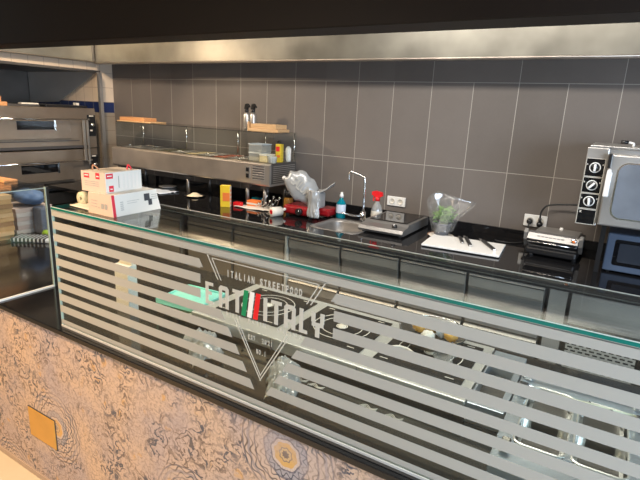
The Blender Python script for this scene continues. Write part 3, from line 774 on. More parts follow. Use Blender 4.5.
# ---------------------------------------------------------------- board and knives
A, B, C_, D = (.846, -.672), (1.318, -.635), (1.312, -.300), (.872, -.430)
t = thing('chopping_board', (1.09, -.50, W), 'white plastic chopping board on dark feet under the knives', 'chopping board')
bang = math.atan2(B[1]-A[1], B[0]-A[0]); mt = RZ(bang, (1.09, -.505, 0))
m = MB(); m.box(.853, 1.327, -.665, -.345, W+.006, W+.018, .002, mt=mt); m.build('board', 'white', t)
m = MB()
for x in (.88, 1.30):
    for y in (-.645, -.365): m.box(x-.012, x+.012, y-.008, y+.008, W, W+.0065, mt=mt)
m.build('feet', 'rubber', t)
def knife(p, q, label, blade):
    p, q = Vector(p), Vector(q); d = (q-p).normalized(); t = thing('knife', p, label, 'knife', None)
    m = MB(); L = (q-p).length; a = math.atan2(d.y, d.x); Mx = Matrix.Translation(p) @ Matrix.Rotation(a, 4, 'Z')
    m.box(0, L, -.011, .011, 0, .016, .005, mt=Mx, seg=3); m.build('handle', 'black', t)
    m = MB(); m.box(L, L+.012, -.008, .008, .002, .014, .002, mt=Mx); m.build('end_cap', 'chrome', t)
    m = MB(); vs = [(-blade, -.002, .006), (-.7*blade, -.014, .006), (0, -.016, .006), (0, .006, .006), (-.7*blade, .006, .006)]
    m.prism([(v[0], v[1]) for v in vs], 'z', .006, .0085)
    for v in m.bm.verts: v.co = Mx @ v.co
    m.build('blade', 'chrome', t)
zb = W+.0185
knife((1.030, -.385, zb), (1.078, -.505, zb), 'black-handled knife left of the three on the white board', .045)
knife((1.060, -.355, zb), (1.140, -.545, zb), 'longest-handled black knife in the middle of the chopping board', .05)
knife((1.175, -.365, zb), (1.285, -.545, zb), 'black-handled knife near the right edge of the chopping board', .06)

# ---------------------------------------------------------------- contact grill
t = thing('contact_grill', (1.61, -.28, W), 'black and silver contact grill with buttons and dial on lid', 'grill')
def gx(m_, p, **k): return m_
GM = RZ(-.05, (1.61, -.28, 0))
m = MB(); m.box(1.455, 1.745, -.445, -.09, W+.012, W+.060, .015, mt=GM, seg=3); m.build('lower_body', 'black', t)
m = MB(); m.box(1.465, 1.735, -.425, -.11, W+.060, W+.068, mt=GM); m.build('lower_plate', 'dark_steel', t)
m = MB(); m.box(1.455, 1.745, -.450, -.10, W+.078, W+.118, .014, mt=GM, seg=3); m.build('lid', 'black', t)
m = MB(); m.box(1.475, 1.725, -.385, -.12, W+.112, W+.132, .008, mt=GM); m.build('lid_top', 'steel', t)
m = MB(); m.prism([(-.462, W+.112), (-.435, W+.145), (-.400, W+.150), (-.385, W+.130), (-.40, W+.112)], 'x', 1.460, 1.740)
for v in m.bm.verts: v.co = GM @ v.co
m.build('control_strip', 'appliance', t)
m = MB()
for k in range(7): m.box(1.515+k*.022, 1.531+k*.022, -.449, -.447, W+.1245, W+.1325, mt=GM)
m.build('buttons', 'ink', t)
m = MB(); m.lathe([(0, 0), (.017, 0), (.015, -.007), (0, -.008)], (1.708, -.452, W+.130), 'y', 20); m.build('dial', 'chrome', t)
m = MB(); m.lathe([(0, 0), (.009, 0), (.008, -.003), (0, -.003)], (1.708, -.460, W+.130), 'y', 20); m.build('dial_light', 'orange', t)
for x in (1.447, 1.753):
    m = MB(); m.prism([(-.44, W+.10), (-.455, W+.145), (-.43, W+.165), (-.405, W+.150), (-.38, W+.06), (-.40, W+.05)], 'x', x-.010, x+.010)
    for v in m.bm.verts: v.co = GM @ v.co
    m.build('hinge_arm', 'steel', t)
m = MB(); m.tube([GM @ Vector((1.465, -.462, W+.095)), GM @ Vector((1.735, -.462, W+.095))], .004, 8, sub=1); m.build('front_trim', 'chrome', t)
for x, y in ((1.48, -.41), (1.72, -.41), (1.48, -.12), (1.72, -.12)):
    m = MB(); m.cyl((x, y, W), .014, .014, n=12); m.build('foot', 'rubber', t)
m = MB(); m.box(1.60, 1.62, -.16, -.14, W+.13, W+.145, .003); m.build('lock_tab', 'white', t)

# ---------------------------------------------------------------- microwave
t = thing('microwave', (2.1, -.33, W), 'blue-grey microwave with dark window beneath the convection oven', 'microwave')
mx0, mx1, my0, my1, mz0, mz1 = 1.872, 2.36, -.505, -.14, W+.010, W+.222
m = MB(); m.box(mx0, mx1, my0+.02, my1, mz0, mz1, .006); m.build('case', 'mw', t)
m = MB(); m.box(mx0, 2.25, my0, my0+.02, mz0, mz1, .006); d = m.build('door', 'mw', t)
m = MB(); m.prism(rrect(1.912, 2.22, mz0+.035, mz1-.03, .012, 4), 'y', my0-.001, my0+.001); m.build('window', 'blackg', d)
m = MB(); m.prism(rrect(1.935, 2.20, mz0+.055, mz1-.05, .008, 4), 'y', my0-.0016, my0-.0009); m.build('window_mesh', 'trayglass', d)
m = MB(); m.box(2.255, mx1, my0, my0+.02, mz0, mz1, .004); m.build('control_panel', 'mw', t)
for z in (mz0+.05, mz0+.13):
    m = MB(); m.lathe([(0, 0), (.022, 0), (.020, -.018), (0, -.019)], (2.305, my0, z), 'y', 20); m.build('dial', 'white', t)
for x, y in ((1.90, -.47), (2.33, -.47), (1.90, -.17), (2.33, -.17)):
    m = MB(); m.cyl((x, y, W), .012, .011, n=12); m.build('foot', 'rubber', t)

# ---------------------------------------------------------------- convection oven on a stand above the microwave
t = thing('convection_oven', (2.1, -.4, W), 'steel convection oven with four black dial squares raised on legs', 'oven')
ox0, ox1, oy0, oy1, oz0, oz1 = 1.700, 2.46, -.60, -.12, 1.272, 1.688
m = MB(); m.box(ox0+.012, ox1, oy0+.02, oy1, oz0+.015, oz1, .005); m.build('case', 'steel', t)
m = MB(); m.box(ox0, 1.802, oy0, oy0+.03, oz0, oz1, .003); cp = m.build('control_panel', 'steel', t)
zs = [(1.535, 1.632), (1.447, 1.531), (1.361, 1.443), (1.275, 1.357)]
for k, (a, b) in enumerate(zs):
    m = MB(); m.box(ox0+.004, 1.794, oy0-.002, oy0, a, b); sq = m.build('dial_plate', 'blackg', cp)
    m = MB(); 
    for q in ((ox0+.004, ox0+.006, a, b), (1.792, 1.794, a, b), (ox0+.004, 1.794, a, a+.002), (ox0+.004, 1.794, b-.002, b)): m.box(q[0], q[1], oy0-.0026, oy0-.002, q[2], q[3])
    m.build('dial_plate_border', 'offwhite', cp)
    if k < 3:
        cx_, cz_ = 1.750, (a+b)/2; rr = .024
        m = MB(); m.lathe([(rr*1.15, 0), (rr*1.15, -.003), (rr*.93, -.003), (rr*.93, 0)], (cx_, oy0-.002, cz_), 'y', 28); m.build('dial_ring', 'white', cp)
        m = MB(); m.lathe([(0, 0), (rr*.85, 0), (rr*.8, -.008), (0, -.009)], (cx_, oy0-.002, cz_), 'y', 24); m.build('dial', 'black', cp)
        Mx = Matrix.Translation((cx_, oy0-.012, cz_)) @ Matrix.Rotation((0., .7, -.1)[k], 4, 'Y')
        m = MB(); m.box(-.0055, .0055, -.010, .003, -rr*.8, rr*.8, .002, mt=Mx); m.build('dial_grip', 'white', cp)
        m = MB()
        for dx in (-.038, .036): m.box(cx_+dx-.003, cx_+dx+.003, oy0-.0026, oy0-.002, cz_+.012, cz_+.020)
        m.build('dial_marks', 'greyink', cp)
    else:
        m = MB(); m.text('X', ox0+.012, ox0+.024, oy0-.0024, b-.020, b-.008, .03); m.build('warning_mark', 'offwhite', cp)
m = MB(); m.box(1.808, 2.44, oy0-.028, oy0+.02, oz0+.012, oz1-.028, .008); d = m.build('door', 'steel', t)
m = MB(); m.prism(rrect(1.855, 2.36, oz0+.055, oz1-.065, .05, 8), 'y', oy0-.031, oy0-.027); m.build('window_frame', 'chrome', d)
m = MB(); m.prism(rrect(1.862, 2.353, oz0+.062, oz1-.072, .045, 8), 'y', oy0-.0325, oy0-.031); m.build('window', 'doorglass', d)
m = MB(); m.box(1.806, 1.822, oy0-.046, oy0-.028, 1.590, 1.664, .003); m.build('hinge_cover', 'black', d)
m = MB(); m.box(1.808, 1.834, oy0-.060, oy0-.028, 1.44, 1.572, .006); m.cyl((1.82, oy0-.062, 1.575), .010, .03, 'y', 14); m.build('handle', 'white', d)
m = MB(); m.box(ox0+.01, ox1, oy0+.0, oy1, oz1, oz1+.012, .003); m.build('top_cover', 'steel', t)
m = MB(); m.tube([(1.905, -.48, oz1+.012), (1.905, -.48, oz1+.028), (1.88, -.48, oz1+.033)], .006, 8); m.tube([(1.88, -.48, oz1+.033), (1.845, -.48, oz1+.033)], .010, 8, sub=1, mi=1); m.build('steam_pipe', ['white', 'black'], t)
for x in (1.845, 2.43):
    for y in (-.54, -.15):
        m = MB(); m.box(x-.012, x+.012, y-.012, y+.012, W, oz0+.016); m.build('leg', 'black', t)

# ---------------------------------------------------------------- topping fridge (glass-topped)
t = thing('topping_fridge', (-1.5, -.24, W), 'long steel topping fridge with glass cover on the worktop', 'topping fridge')
fx0, fx1, fy0, fy1, fz0, fz1 = -2.50, -.535, -.43, -.05, 1.195, 1.372
m = MB(); 
fpoly = [(fy0, fz0+.012), (fy0, fz1-.006), (fy0+.006, fz1), (fy0+.05, fz1+.003), (fy1, fz1+.003), (fy1, fz0), (fy0+.012, fz0)]
m.prism(fpoly, 'x', fx0, -.62); m.prism(fpoly, 'x', -.62, fx1, mi=1)
m.build('body', ['steel_h', 'steel'], t)
m = MB(); m.box(fx1, fx1+.006, fy0+.02, fy1-.01, fz0+.02, fz1+.01); m.build('end_vent', 'dark_steel', t)
m = MB()
for k in range(9): m.box(fx1+.006, fx1+.009, fy0+.04, fy1-.03, fz0+.03+k*.016, fz0+.036+k*.016)
m.build('end_louvres', 'steel', t)
m = MB()
for k in range(6): m.box(-.71, -.59, fy0-.003, fy0+.001, fz0+.040+k*.020, fz0+.050+k*.020, .001)
m.build('front_louvres', 'steel', t)
m = MB()
for k in range(6): m.box(-.71, -.59, fy0-.0006, fy0, fz0+.050+k*.020, fz0+.060+k*.020)
m.build('louvre_gaps', 'ink', t)
m = MB(); m.box(-.785, -.735, fy0-.003, fy0, fz0+.050, fz0+.150); m.build('switch_plate', 'steel', t)
for z in (fz0+.072, fz0+.122):
    m = MB(); m.box(-.775, -.745, fy0-.008, fy0-.003, z-.018, z+.018, .003); m.build('switch', 'black', t)
m = MB(); m.box(fx0+.03, fx1-.03, fy0+.05, fy1-.01, fz1+.0032, fz1+.006); m.build('pan_frame', 'oven_steel', t)
xs = [-2.43+.172*i for i in range(9)]
fills = ['steel', 'steel', 'steel', 'olive', 'steel', 'cheese', 'steel', 'tomato', 'steel']
for i, x in enumerate(xs):
    m = MB()
    for a, b in ((fy0+.055, fy0+.185), (fy0+.192, fy1-.02)):
        m.box(x, x+.160, a, a+.006, fz1+.006, fz1+.011, .001); m.box(x, x+.160, b-.006, b, fz1+.006, fz1+.011, .001); m.box(x, x+.006, a, b, fz1+.006, fz1+.011); m.box(x+.154, x+.160, a, b, fz1+.006, fz1+.011)
        m.box(x+.006, x+.154, a+.006, b-.006, fz1+.0062, fz1+.0075, mi=1)
    p = m.build('food_pan', ['chrome', fills[i]], t)
    if i % 2 == 0:
        m = MB(); m.tube([(x+.04, fy0+.12, fz1+.009), (x+.07, fy0+.12, fz1+.028), (x+.10, fy0+.12, fz1+.009)], .004, 6); m.build('lid_handle', 'chrome', p)
gz = 1.622
m = MB(); m.box(fx0+.02, fx1-.005, fy0+.05, fy1+.02, gz-.004, gz+.002); m.build('glass_top', 'sglass', t)
m = MB(); m.box(fx0+.02, fx1-.005, fy0+.047, fy0+.050, gz-.004, gz+.002); m.build('glass_top_edge', 'rubber', t)
m = MB(); m.prism([(fy0+.045, fz1+.005), (fy0+.050, fz1+.005), (fy0+.055, gz-.004), (fy0+.050, gz-.004)], 'x', fx0+.02, fx1-.005); m.build('glass_front', 'sglass', t)
for x in (fx0+.022, fx1-.010):
    m = MB(); m.prism([(fy0+.05, fz1+.004), (fy0+.055, gz-.004), (fy1+.01, gz-.004), (fy1+.01, fz1+.004)], 'x', x-.0025, x+.0025); m.build('glass_end', 'sglass', t)
for x in (fx0+.03, -1.84, -1.18, -.86, fx1-.018):
    m = MB(); m.cyl((x, fy1-.01, fz1+.003), .006, gz-.004-fz1-.003, n=10); m.build('glass_post', 'chrome', t)
for x in (fx0+.08, -1.5, -.80, fx1-.08):
    for y in (fy0+.05, fy1-.05):
        m = MB(); m.box(x-.03, x+.03, y-.02, y+.02, fz0-.03, fz0); m.cyl((x, y, W), .016, fz0-.03-W, n=12); m.build('leg', 'dark_steel', t)

gt = gz+.002
def plank(name, x0, x1, y0, y1, z0, z1, rz, mat, label, cat, grp=None):
    m = MB(); m.box(x0, x1, y0, y1, z0, z1, .003, mt=RZ(rz, ((x0+x1)/2, (y0+y1)/2, 0))); return solo(name, m, mat, label, cat, grp)
plank('wooden_board', -2.47, -2.00, -.37, -.17, gt, gt+.012, .02, 'wood', 'thin pale wooden board lying on left end of topping fridge glass', 'board')
plank('wooden_board', -2.46, -2.10, -.35, -.20, gt+.0125, gt+.045, .0, 'wood2', 'thicker orange wooden board on top of a thinner one', 'board')
plank('wooden_board', -.86, -.56, -.30, -.13, gt, gt+.022, .03, 'wood', 'lower pale wooden board at right end of topping fridge glass', 'board')
plank('wooden_board', -.85, -.58, -.29, -.14, gt+.0225, gt+.060, -.03, 'wood', 'upper pale wooden board at right end of topping fridge glass', 'board')
m = MB(); m.box(-.883, -.868, -.29, -.26, gt, gt+.075, .002); solo('wooden_board', m, 'wood', 'small upright wooden strip left of right-hand wooden boards', 'board')
for x, y, lb in ((-.965, -.20, 'steel dispenser bottle with black nozzle, left of the pair on glass'), (-.905, -.185, 'steel dispenser bottle with black trigger, right of the pair on glass')):
    t = thing('steel_bottle', (x, y, gt), lb, 'bottle', 'steel bottles on the topping fridge')
    m = MB(); m.lathe([(0, 0), (.027, 0), (.029, .005), (.029, .125), (.015, .150), (0, .150)], (x, y, gt)); m.build('body', 'steel', t)
    m = MB(); m.cyl((x, y, gt+.15), .016, .025, n=16); m.prism([(x-.018, gt+.175), (x-.010, gt+.215), (x+.010, gt+.222), (x+.034, gt+.195), (x+.028, gt+.188), (x+.012, gt+.195), (x+.014, gt+.175)], 'y', y-.012, y+.012); m.build('nozzle', 'black', t)

fz = fz1+.0065
m = MB(); m.box(-.835, -.70, -.33, -.20, fz, fz+.065, .006); m.box(-.83, -.705, -.325, -.205, fz+.002, fz+.035, mi=1); m.box(-.838, -.697, -.333, -.197, fz+.065, fz+.073, .002, mi=2)
solo('food_tub', m, ['tub', 'cheese', 'white'], 'clear lidded tub at bottom left behind the fridge glass', 'tub', None)
m = MB(); m.box(-.835, -.69, -.33, -.20, fz+.074, fz+.135, .006); m.box(-.838, -.687, -.333, -.197, fz+.135, fz+.143, .002, mi=1)
solo('food_tub', m, ['tub', 'ltblue'], 'empty clear tub stacked on another tub behind fridge glass', 'tub')
m = MB(); m.box(-.695, -.615, -.36, -.25, fz, fz+.055, .005); m.box(-.697, -.613, -.362, -.248, fz+.055, fz+.066, .002, mi=1)
solo('food_tub', m, ['cheese', 'white'], 'small tub with beige food and white lid beside stacked tubs', 'tub')
m = MB(); m.lathe([(0, 0), (.034, 0), (.040, .05), (.042, .052), (0, .053)], (-.585, -.33, fz)); solo('plastic_cup', m, 'white', 'small white round tub before the yellow packet in fridge', 'tub')
t = thing('yellow_packet', (-.545, -.24, fz), 'yellow and red packet standing inside glass at the fridge end', 'packet')
mt = RZ(.1, (-.595, -.22, 0))
m = MB(); m.box(-.62, -.565, -.24, -.20, fz, fz+.15, .003, mt=mt); m.build('carton', 'yellow', t)
m = MB(); m.box(-.615, -.58, -.2415, -.24, fz+.09, fz+.13, mt=mt); m.box(-.605, -.575, -.2415, -.24, fz+.04, fz+.06, mt=mt, mi=1); m.build('print', ['flagred', 'orange'], t)
m = MB(); m.lathe([(0, 0), (.022, 0), (.024, .02), (.024, .11), (.010, .13), (0, .13)], (-.565, -.13, fz)); solo('squeeze_bottle', m, 'white', 'small white bottle behind yellow packet at fridge end', 'bottle')
m = MB(); m.lathe([(0, 0), (.03, 0), (.03, .12), (.02, .14), (0, .14)], (-.655, -.14, fz)); m.cyl((-.655, -.14, fz+.14), .018, .03, n=14, mi=1); solo('spice_jar', m, ['tub', 'black'], 'clear spice jar with black lid behind the glass', 'jar')

# ---------------------------------------------------------------- things on the worktop below the topping fridge
t = thing('carton', (-.885, -.56, W), 'upright yellow and white carton standing on black worktop', 'carton')
mt = RZ(.5, (-.885, -.56, 0))
m = MB(); m.box(-.925, -.845, -.585, -.535, W, W+.178, .002, mt=mt); m.build('box', ['yellow'], t)
m = MB(); m.box(-.8455, -.8435, -.583, -.537, W+.004, W+.174, mt=mt); m.box(-.905, -.846, -.5868, -.585, W+.05, W+.12, mt=mt, mi=1); m.build('print', ['offwhite', 'orange'], t)
m = MB()
for i in range(4): m.box(-.8436, -.8428, -.575, -.545, W+.02+i*.036, W+.038+i*.036, mt=mt)
m.build('red_print', 'orange', t)
m = MB(); m.box(-.86, -.79, -.50, -.45, W, W+.035, .003, mt=RZ(.2, (-.82, -.47, 0))); solo('small_box', m, 'flagred', 'little red box lying right of the yellow carton', 'box')
m = MB(); m.box(-.80, -.72, -.33, -.27, W, W+.06, .006); solo('sponge_pack', m, 'teal', 'blue-green pack behind the little red box', 'pack')
t = thing('orange_tin', (-.71, -.39, W), 'short orange tin with pale band on the worktop', 'tin')
m = MB(); m.box(-.77, -.66, -.43, -.36, W, W+.055, .006); m.build('body', 'orange', t)
m = MB(); m.box(-.771, -.659, -.4315, -.36, W+.022, W+.036); m.build('band', 'offwhite', t)
def npk(u, v): return (-.83+.30*u+.04*v, -.53+.02*u+.14*v, W+.003+.006*(1+math.sin(u*9+v*5))*.5+.003*math.sin(v*11))
m = MB(); m.sheet(npk, 20, 12, .001); solo('paper_sheet', m, 'paper', 'crumpled white paper under the cutlery on the worktop', 'paper')
t = thing('cutlery_bunch', (-.60, -.42, W), 'bunch of shiny steel cutlery and whisk on paper', 'cutlery')
for i in range(9):
    a = -.6+.15*i; x = -.66+.02*i; y = -.45+.012*(i % 3); z = W+.016+.004*(i % 4)
    L = .09+.01*(i % 3); dx, dy = L*math.cos(a)*.6, L*math.sin(a)*.3
    m = MB(); m.tube([(x, y, z), (x+dx*.5, y+dy*.5, z+.014), (x+dx, y+dy, z+.03+.03*(i % 3))], .0035, 6); m.sphere((x+dx, y+dy, z+.032+.03*(i % 3)), .011, 1, .5, .8, n=10); m.build('spoon', 'chrome', t)
t = thing('tape_roll', (-.345, -.60, W), 'white paper roll with red core lying before slicer', 'roll')
Mx = XF((-.35, -.585, W+.037), rz=-.35)
m = MB(); m.lathe([(.018, -.045), (.036, -.045), (.038, -.02), (.036, .045), (.018, .045), (.018, -.045)], (0, 0, 0), 'y', 24)
for v in m.bm.verts: v.co = Mx @ v.co
m.build('roll', 'offwhite', t)
m = MB(); m.lathe([(.012, -.046), (.0178, -.046), (.0178, .046), (.012, .046), (.012, -.046)], (0, 0, 0), 'y', 20)
for v in m.bm.verts: v.co = Mx @ v.co
m.build('core', 'flagred', t)
t = thing('powder_plate', (-1.40, -.42, W), 'heap of pale powder on a dark plate below topping fridge', 'plate')
m = MB(); m.lathe([(0, 0), (.06, 0), (.095, .012), (.092, .013), (.06, .004), (0, .004)], (-1.40, -.40, W)); m.build('plate', 'black', t)
m = MB(); m.lathe([(.075, .006), (.055, .014), (.02, .034), (0, .037)], (-1.40, -.40, W)); m.build('powder', 'powder', t)
def wp(u, v): return (-2.20+.52*u+.03*v, -.60+.20*v+.05*u, W+.004+.018*abs(noise.noise(Vector((u*5, v*4, 9)))))
m = MB(); m.sheet(wp, 24, 12, .001); solo('plastic_sheet', m, 'ltblue', 'crumpled pale plastic on left end of black worktop', 'plastic')
m = MB(); m.lathe([(0, 0), (.05, 0), (.085, .012), (.082, .014), (.05, .005), (0, .005)], (-1.95, -.22, W)); solo('plate', m, 'white', 'white plate far back beneath left end of topping fridge', 'plate')

# ================================================================== pizza ovens on the left
for k, (z0, lb) in enumerate(((1.33, 'upper steel deck oven with slot window and knob panel'), (.92, 'middle steel deck oven below the upper one'), (.50, 'lowest steel deck oven of the stack, half hidden'))):
    t = thing('deck_oven', (-3.3, -1.3, z0), lb, 'oven', 'stacked deck pizza ovens')
    z1 = z0+.40
    m = MB(); m.box(-3.9, -2.92, -1.60, -.30, z0, z1, .004); m.build('body', 'oven_steel', t)
    m = MB(); m.box(-2.92, -2.895, -1.58, -.60, z0+.10, z1-.12, .004); d = m.build('door', 'oven_steel', t)
    for yc in (-.94,):
        m = MB(); m.box(-2.895, -2.892, yc-.18, yc+.17, z0+.19, z0+.27); m.build('window', 'blackg', d)
        m = MB(); m.box(-2.895, -2.889, yc+.17, yc+.19, z0+.18, z0+.28); m.build('window_trim', 'chrome', d)
    m = MB(); m.box(-2.92, -2.905, -1.58, -.42, z0+.005, z0+.03); m.build('lower_gap', 'ink', t)
    m = MB(); m.box(-2.918, -2.912, -1.58, -.50, z0+.075, z0+.081); m.build('lower_seam', 'ink', t)
    m = MB(); m.tube([(-2.86, -1.58, z0+.29), (-2.86, -.41, z0+.29)], .008, 8, sub=1)
    for y in (-1.5, -.45): m.tube([(-2.92, y, z0+.29), (-2.86, y, z0+.29)], .006, 8, sub=1)
    m.build('handle_bar', 'chrome', t)
    m = MB(); m.box(-2.92, -2.914, -.395, -.305, z0+.12, z0+.335); cpn = m.build('control_panel', 'black', t)
    m = MB(); m.lathe([(0, 0), (.020, 0), (.018, .022), (0, .023)], (-2.914, -.35, z0+.235), 'x', 18); m.build('knob', 'chrome', t)
    m = MB(); m.box(-2.914, -2.912, -.375, -.325, z0+.318, z0+.330); m.box(-2.914, -2.912, -.372, -.345, z0+.17, z0+.185); m.build('panel_label', 'offwhite', t)
m = MB(); m.box(-3.85, -2.95, -1.58, -.32, 0.0, .499); solo('oven_stand', m, 'dark_steel', 'dark steel stand carrying the stack of deck ovens', 'stand')
m = MB(); m.box(-2.865, -2.845, -.49, -.47, 1.20, 1.612); m.box(-2.865, -2.85, -.445, -.43, 1.17, 1.612); m.box(-2.92, -2.845, -.49, -.43, 1.20, 1.21)
solo('oven_door_lever', m, 'steel', 'pair of upright steel bars at the oven door end', 'bars')
m = MB(); m.box(-2.90, -2.865, -.262, -.227, 0.0, 2.095); m.box(-2.91, -2.855, -.272, -.217, 0, .01); solo('steel_post', m, 'steel', 'tall square steel post at the oven niche corner', 'post')
ot = 1.7305
m = MB(); m.box(-3.4, -2.95, -.80, -.36, ot, ot+.022, .004); m.box(-3.38, -2.97, -.78, -.38, ot+.022, ot+.024, mi=1); solo('baking_tray', m, ['black', 'dark_steel'], 'black baking tray on oven top by the post', 'tray')
m = MB(); m.box(-3.4, -2.96, -1.14, -.85, ot, ot+.018, .004); solo('baking_tray', m, 'dark_steel', 'dark baking tray left of the tray by the post', 'tray')
m = MB(); m.box(-3.02, -2.96, -1.02, -.86, ot+.019, ot+.034, .003); solo('foil_packet', m, 'offwhite', 'small pale packet on the oven-top tray', 'packet')
m = MB(); m.box(-3.02, -2.965, -.47, -.44, ot+.0245, ot+.05, .002); solo('white_label_card', m, 'offwhite', 'white label card standing on the oven-top tray', 'card')
m = MB(); m.box(-3.3, -2.93, -1.58, -1.16, ot, ot+.035, .004); solo('wooden_peel_board', m, 'wood2', 'lower orange wooden board on oven top at far left', 'board')
m = MB(); m.box(-3.28, -2.95, -1.56, -1.20, ot+.036, ot+.085, .004); solo('wooden_peel_board', m, 'wood2', 'upper orange wooden board on oven top at far left', 'board')

# ================================================================== inside the left display case
def stack(name, x0, x1, y0, y1, z, n, h, mats, lab, cat, grp, jit=.006):
    for i in range(n):
        dx, dy, a = random.uniform(-jit, jit), random.uniform(-jit, jit), random.uniform(-.03, .03)
        m = MB(); m.box(x0+dx, x1+dx, y0+dy, y1+dy, z+i*h, z+(i+1)*h-.0012, .0015, mt=RZ(a, ((x0+x1)/2, (y0+y1)/2, 0)))
        mm = mats[i % len(mats)]
        solo(name, m, mm, lab(i, n), cat, grp)
def ordn(i, n, what):
    if i == 0: return 'lowest '+what
    if i == n-1: return 'topmost '+what
    return None
M['tan1'] = plain('tan_card', (.55, .36, .17), .75); M['tan2'] = plain('pale_tan_card', (.66, .46, .25), .75); M['tan3'] = plain('brown_card', (.36, .22, .11), .75)
M['wc1'] = plain('white_box_card', (.66, .60, .55), .7); M['wc2'] = plain('pinkish_box_card', (.58, .47, .42), .7)
GL1 = 'flat tan pizza box inside the tan stack behind the left glass'
stack('pizza_box', -1.84, -1.54, -2.20, -1.92, S, 10, .030, ['tan1', 'tan2', 'tan1', 'tan3'], lambda i, n: ordn(i, n, 'tan pizza box of the stack behind left glass') or GL1, 'pizza box', 'tan pizza boxes behind the left glass', .008)
GL2 = 'flat whitish takeaway box inside the pale stack behind the left glass'
stack('takeaway_box', -1.90, -1.62, -1.86, -1.60, S, 6, .030, ['wc1', 'wc2'], lambda i, n: ordn(i, n, 'whitish takeaway box of the pale stack') or GL2, 'takeaway box', 'whitish takeaway boxes behind the left glass', .006)
m = MB(); m.sphere((-1.70, -1.72, S+.245), .15, .9, .6, .36, disp=.3, freq=2.5); solo('blue_bag', m, 'blue', 'crumpled blue paper bag on top of the pale box stack', 'bag')
m = MB(); m.box(-1.60, -1.49, -1.76, -1.68, S, S+.19, .012); solo('napkin_pack', m, 'navy', 'upright slate-blue napkin pack right of the pale boxes', 'pack')
t = thing('striped_packet', (-1.42, -1.90, S), 'silver and blue striped packet lying on the black counter', 'packet')
mt = RZ(.55, (-1.40, -1.87, 0))
m = MB(); m.box(-1.53, -1.27, -1.93, -1.81, S, S+.028, .010, mt=mt); m.build('body', 'ltblue', t)
m = MB()
for i in range(9): m.box(-1.522+i*.026, -1.508+i*.026, -1.932, -1.808, S+.004, S+.0305, mt=mt)
m.build('stripes', 'ink', t)
m = MB(); m.sphere((-1.44, -1.76, S+.024), .033, 1.2, .9, .7, disp=.25, freq=3); solo('green_sponge', m, 'lime', 'lime green sponge beside the slate napkin pack', 'sponge')
m = MB(); m.box(-.96, -.72, -2.36, -2.29, 1.3955, 1.407, .003, mt=RZ(.05, (-.8, -2.4, 0))); solo('wooden_peel', m, 'wood2', 'small orange wooden peel on the left case glass top', 'peel')

# ================================================================== on the glass shelf
t = thing('appliance_box', (.215, -2.37, GT), 'larger white and peach appliance box with red stripe, underneath', 'box')
bx0, bx1, by0, by1 = .148, .296, -2.492, -2.262; h = .079
# slightly tapered carton with peach short side
m = MB(); 
vs = [(bx0, by0, GT), (bx1, by0, GT), (bx1-.010, by1, GT), (bx0-.01, by1, GT), (bx0+.004, by0+.002, GT+h), (bx1-.014, by0+.004, GT+h), (bx1-.026, by1-.008, GT+h), (bx0-.006, by1-.006, GT+h)]
m._mk(vs, [(3, 2, 1, 0), (4, 5, 6, 7)], 0); m._mk(vs, [(0, 1, 5, 4)], 1); m._mk(vs, [(1, 2, 6, 5), (2, 3, 7, 6), (3, 0, 4, 7)], 0)
bmesh.ops.remove_doubles(m.bm, verts=m.bm.verts, dist=1e-5)
m.build('carton', ['offwhite', 'peach'], t)
def onface(m, P00, P10, P01, u0, u1, v0, v1, mi=0, d=.0006):
    A, B, C = Vector(P00), Vector(P10), Vector(P01); n = (B-A).cross(C-A).normalized()
    vs = []
    for dd in (0.0002, d):
        for u, v in ((u0, v0), (u1, v0), (u1, v1), (u0, v1)): vs.append(A+(B-A)*u+(C-A)*v+n*dd)
    m._mk(vs, [(3, 2, 1, 0), (4, 5, 6, 7), (0, 1, 5, 4), (1, 2, 6, 5), (2, 3, 7, 6), (3, 0, 4, 7)], mi)
R00, R10, R01 = vs[1], vs[2], vs[5]
m = MB(); onface(m, R00, R10, R01, .005, .06, 0, 1); m.build('red_stripe', 'redp', t)
m = MB(); onface(m, R00, R10, R01, .66, .78, .52, .86); onface(m, R00, R10, R01, .74, .82, .28, .58); m.build('product_picture', 'ink', t)
m = MB()
for k in range(3): onface(m, R00, R10, R01, .82, .95, .55+k*.10, .58+k*.10)
for k in range(5): onface(m, R00, R10, R01, .16, .22, .25+k*.09, .29+k*.09)
onface(m, R00, R10, R01, .30, .55, .62, .64); onface(m, R00, R10, R01, .30, .50, .52, .54)
m.build('printed_lines', 'greyink', t)
F00, F10, F01 = vs[0], vs[1], vs[4]
m = MB(); onface(m, F00, F10, F01, .52, .62, .30, .55); onface(m, F00, F10, F01, .66, .76, .30, .55); onface(m, F00, F10, F01, .42, .45, .3, .36)
for k in range(3): onface(m, F00, F10, F01, .12, .36, .35+k*.14, .37+k*.14)
m.build('side_marks', 'greyink', t)
t = thing('appliance_box', (.215, -2.40, GT+h), 'smaller cream box with red logos stacked on the larger box', 'box')
g = GT+h+.0005; cx0, cx1, cy0, cy1 = .110, .236, -2.482, -2.300; h2 = .076
mt = RZ(.0, (.17, -2.39, 0))
vs = [(cx0, cy0-.004, g), (cx1, cy0+.010, g), (cx1-.012, cy1, g), (cx0-.012, cy1-.014, g), (cx0, cy0-.004, g+h2), (cx1-.002, cy0+.010, g+h2), (cx1-.014, cy1, g+h2), (cx0-.012, cy1-.014, g+h2)]
m = MB(); m._mk(vs, [(3, 2, 1, 0), (4, 5, 6, 7), (1, 2, 6, 5), (2, 3, 7, 6), (3, 0, 4, 7)], 0); m._mk(vs, [(0, 1, 5, 4)], 1); bmesh.ops.remove_doubles(m.bm, verts=m.bm.verts, dist=1e-5)
m.build('carton', ['offwhite', 'peach'], t)
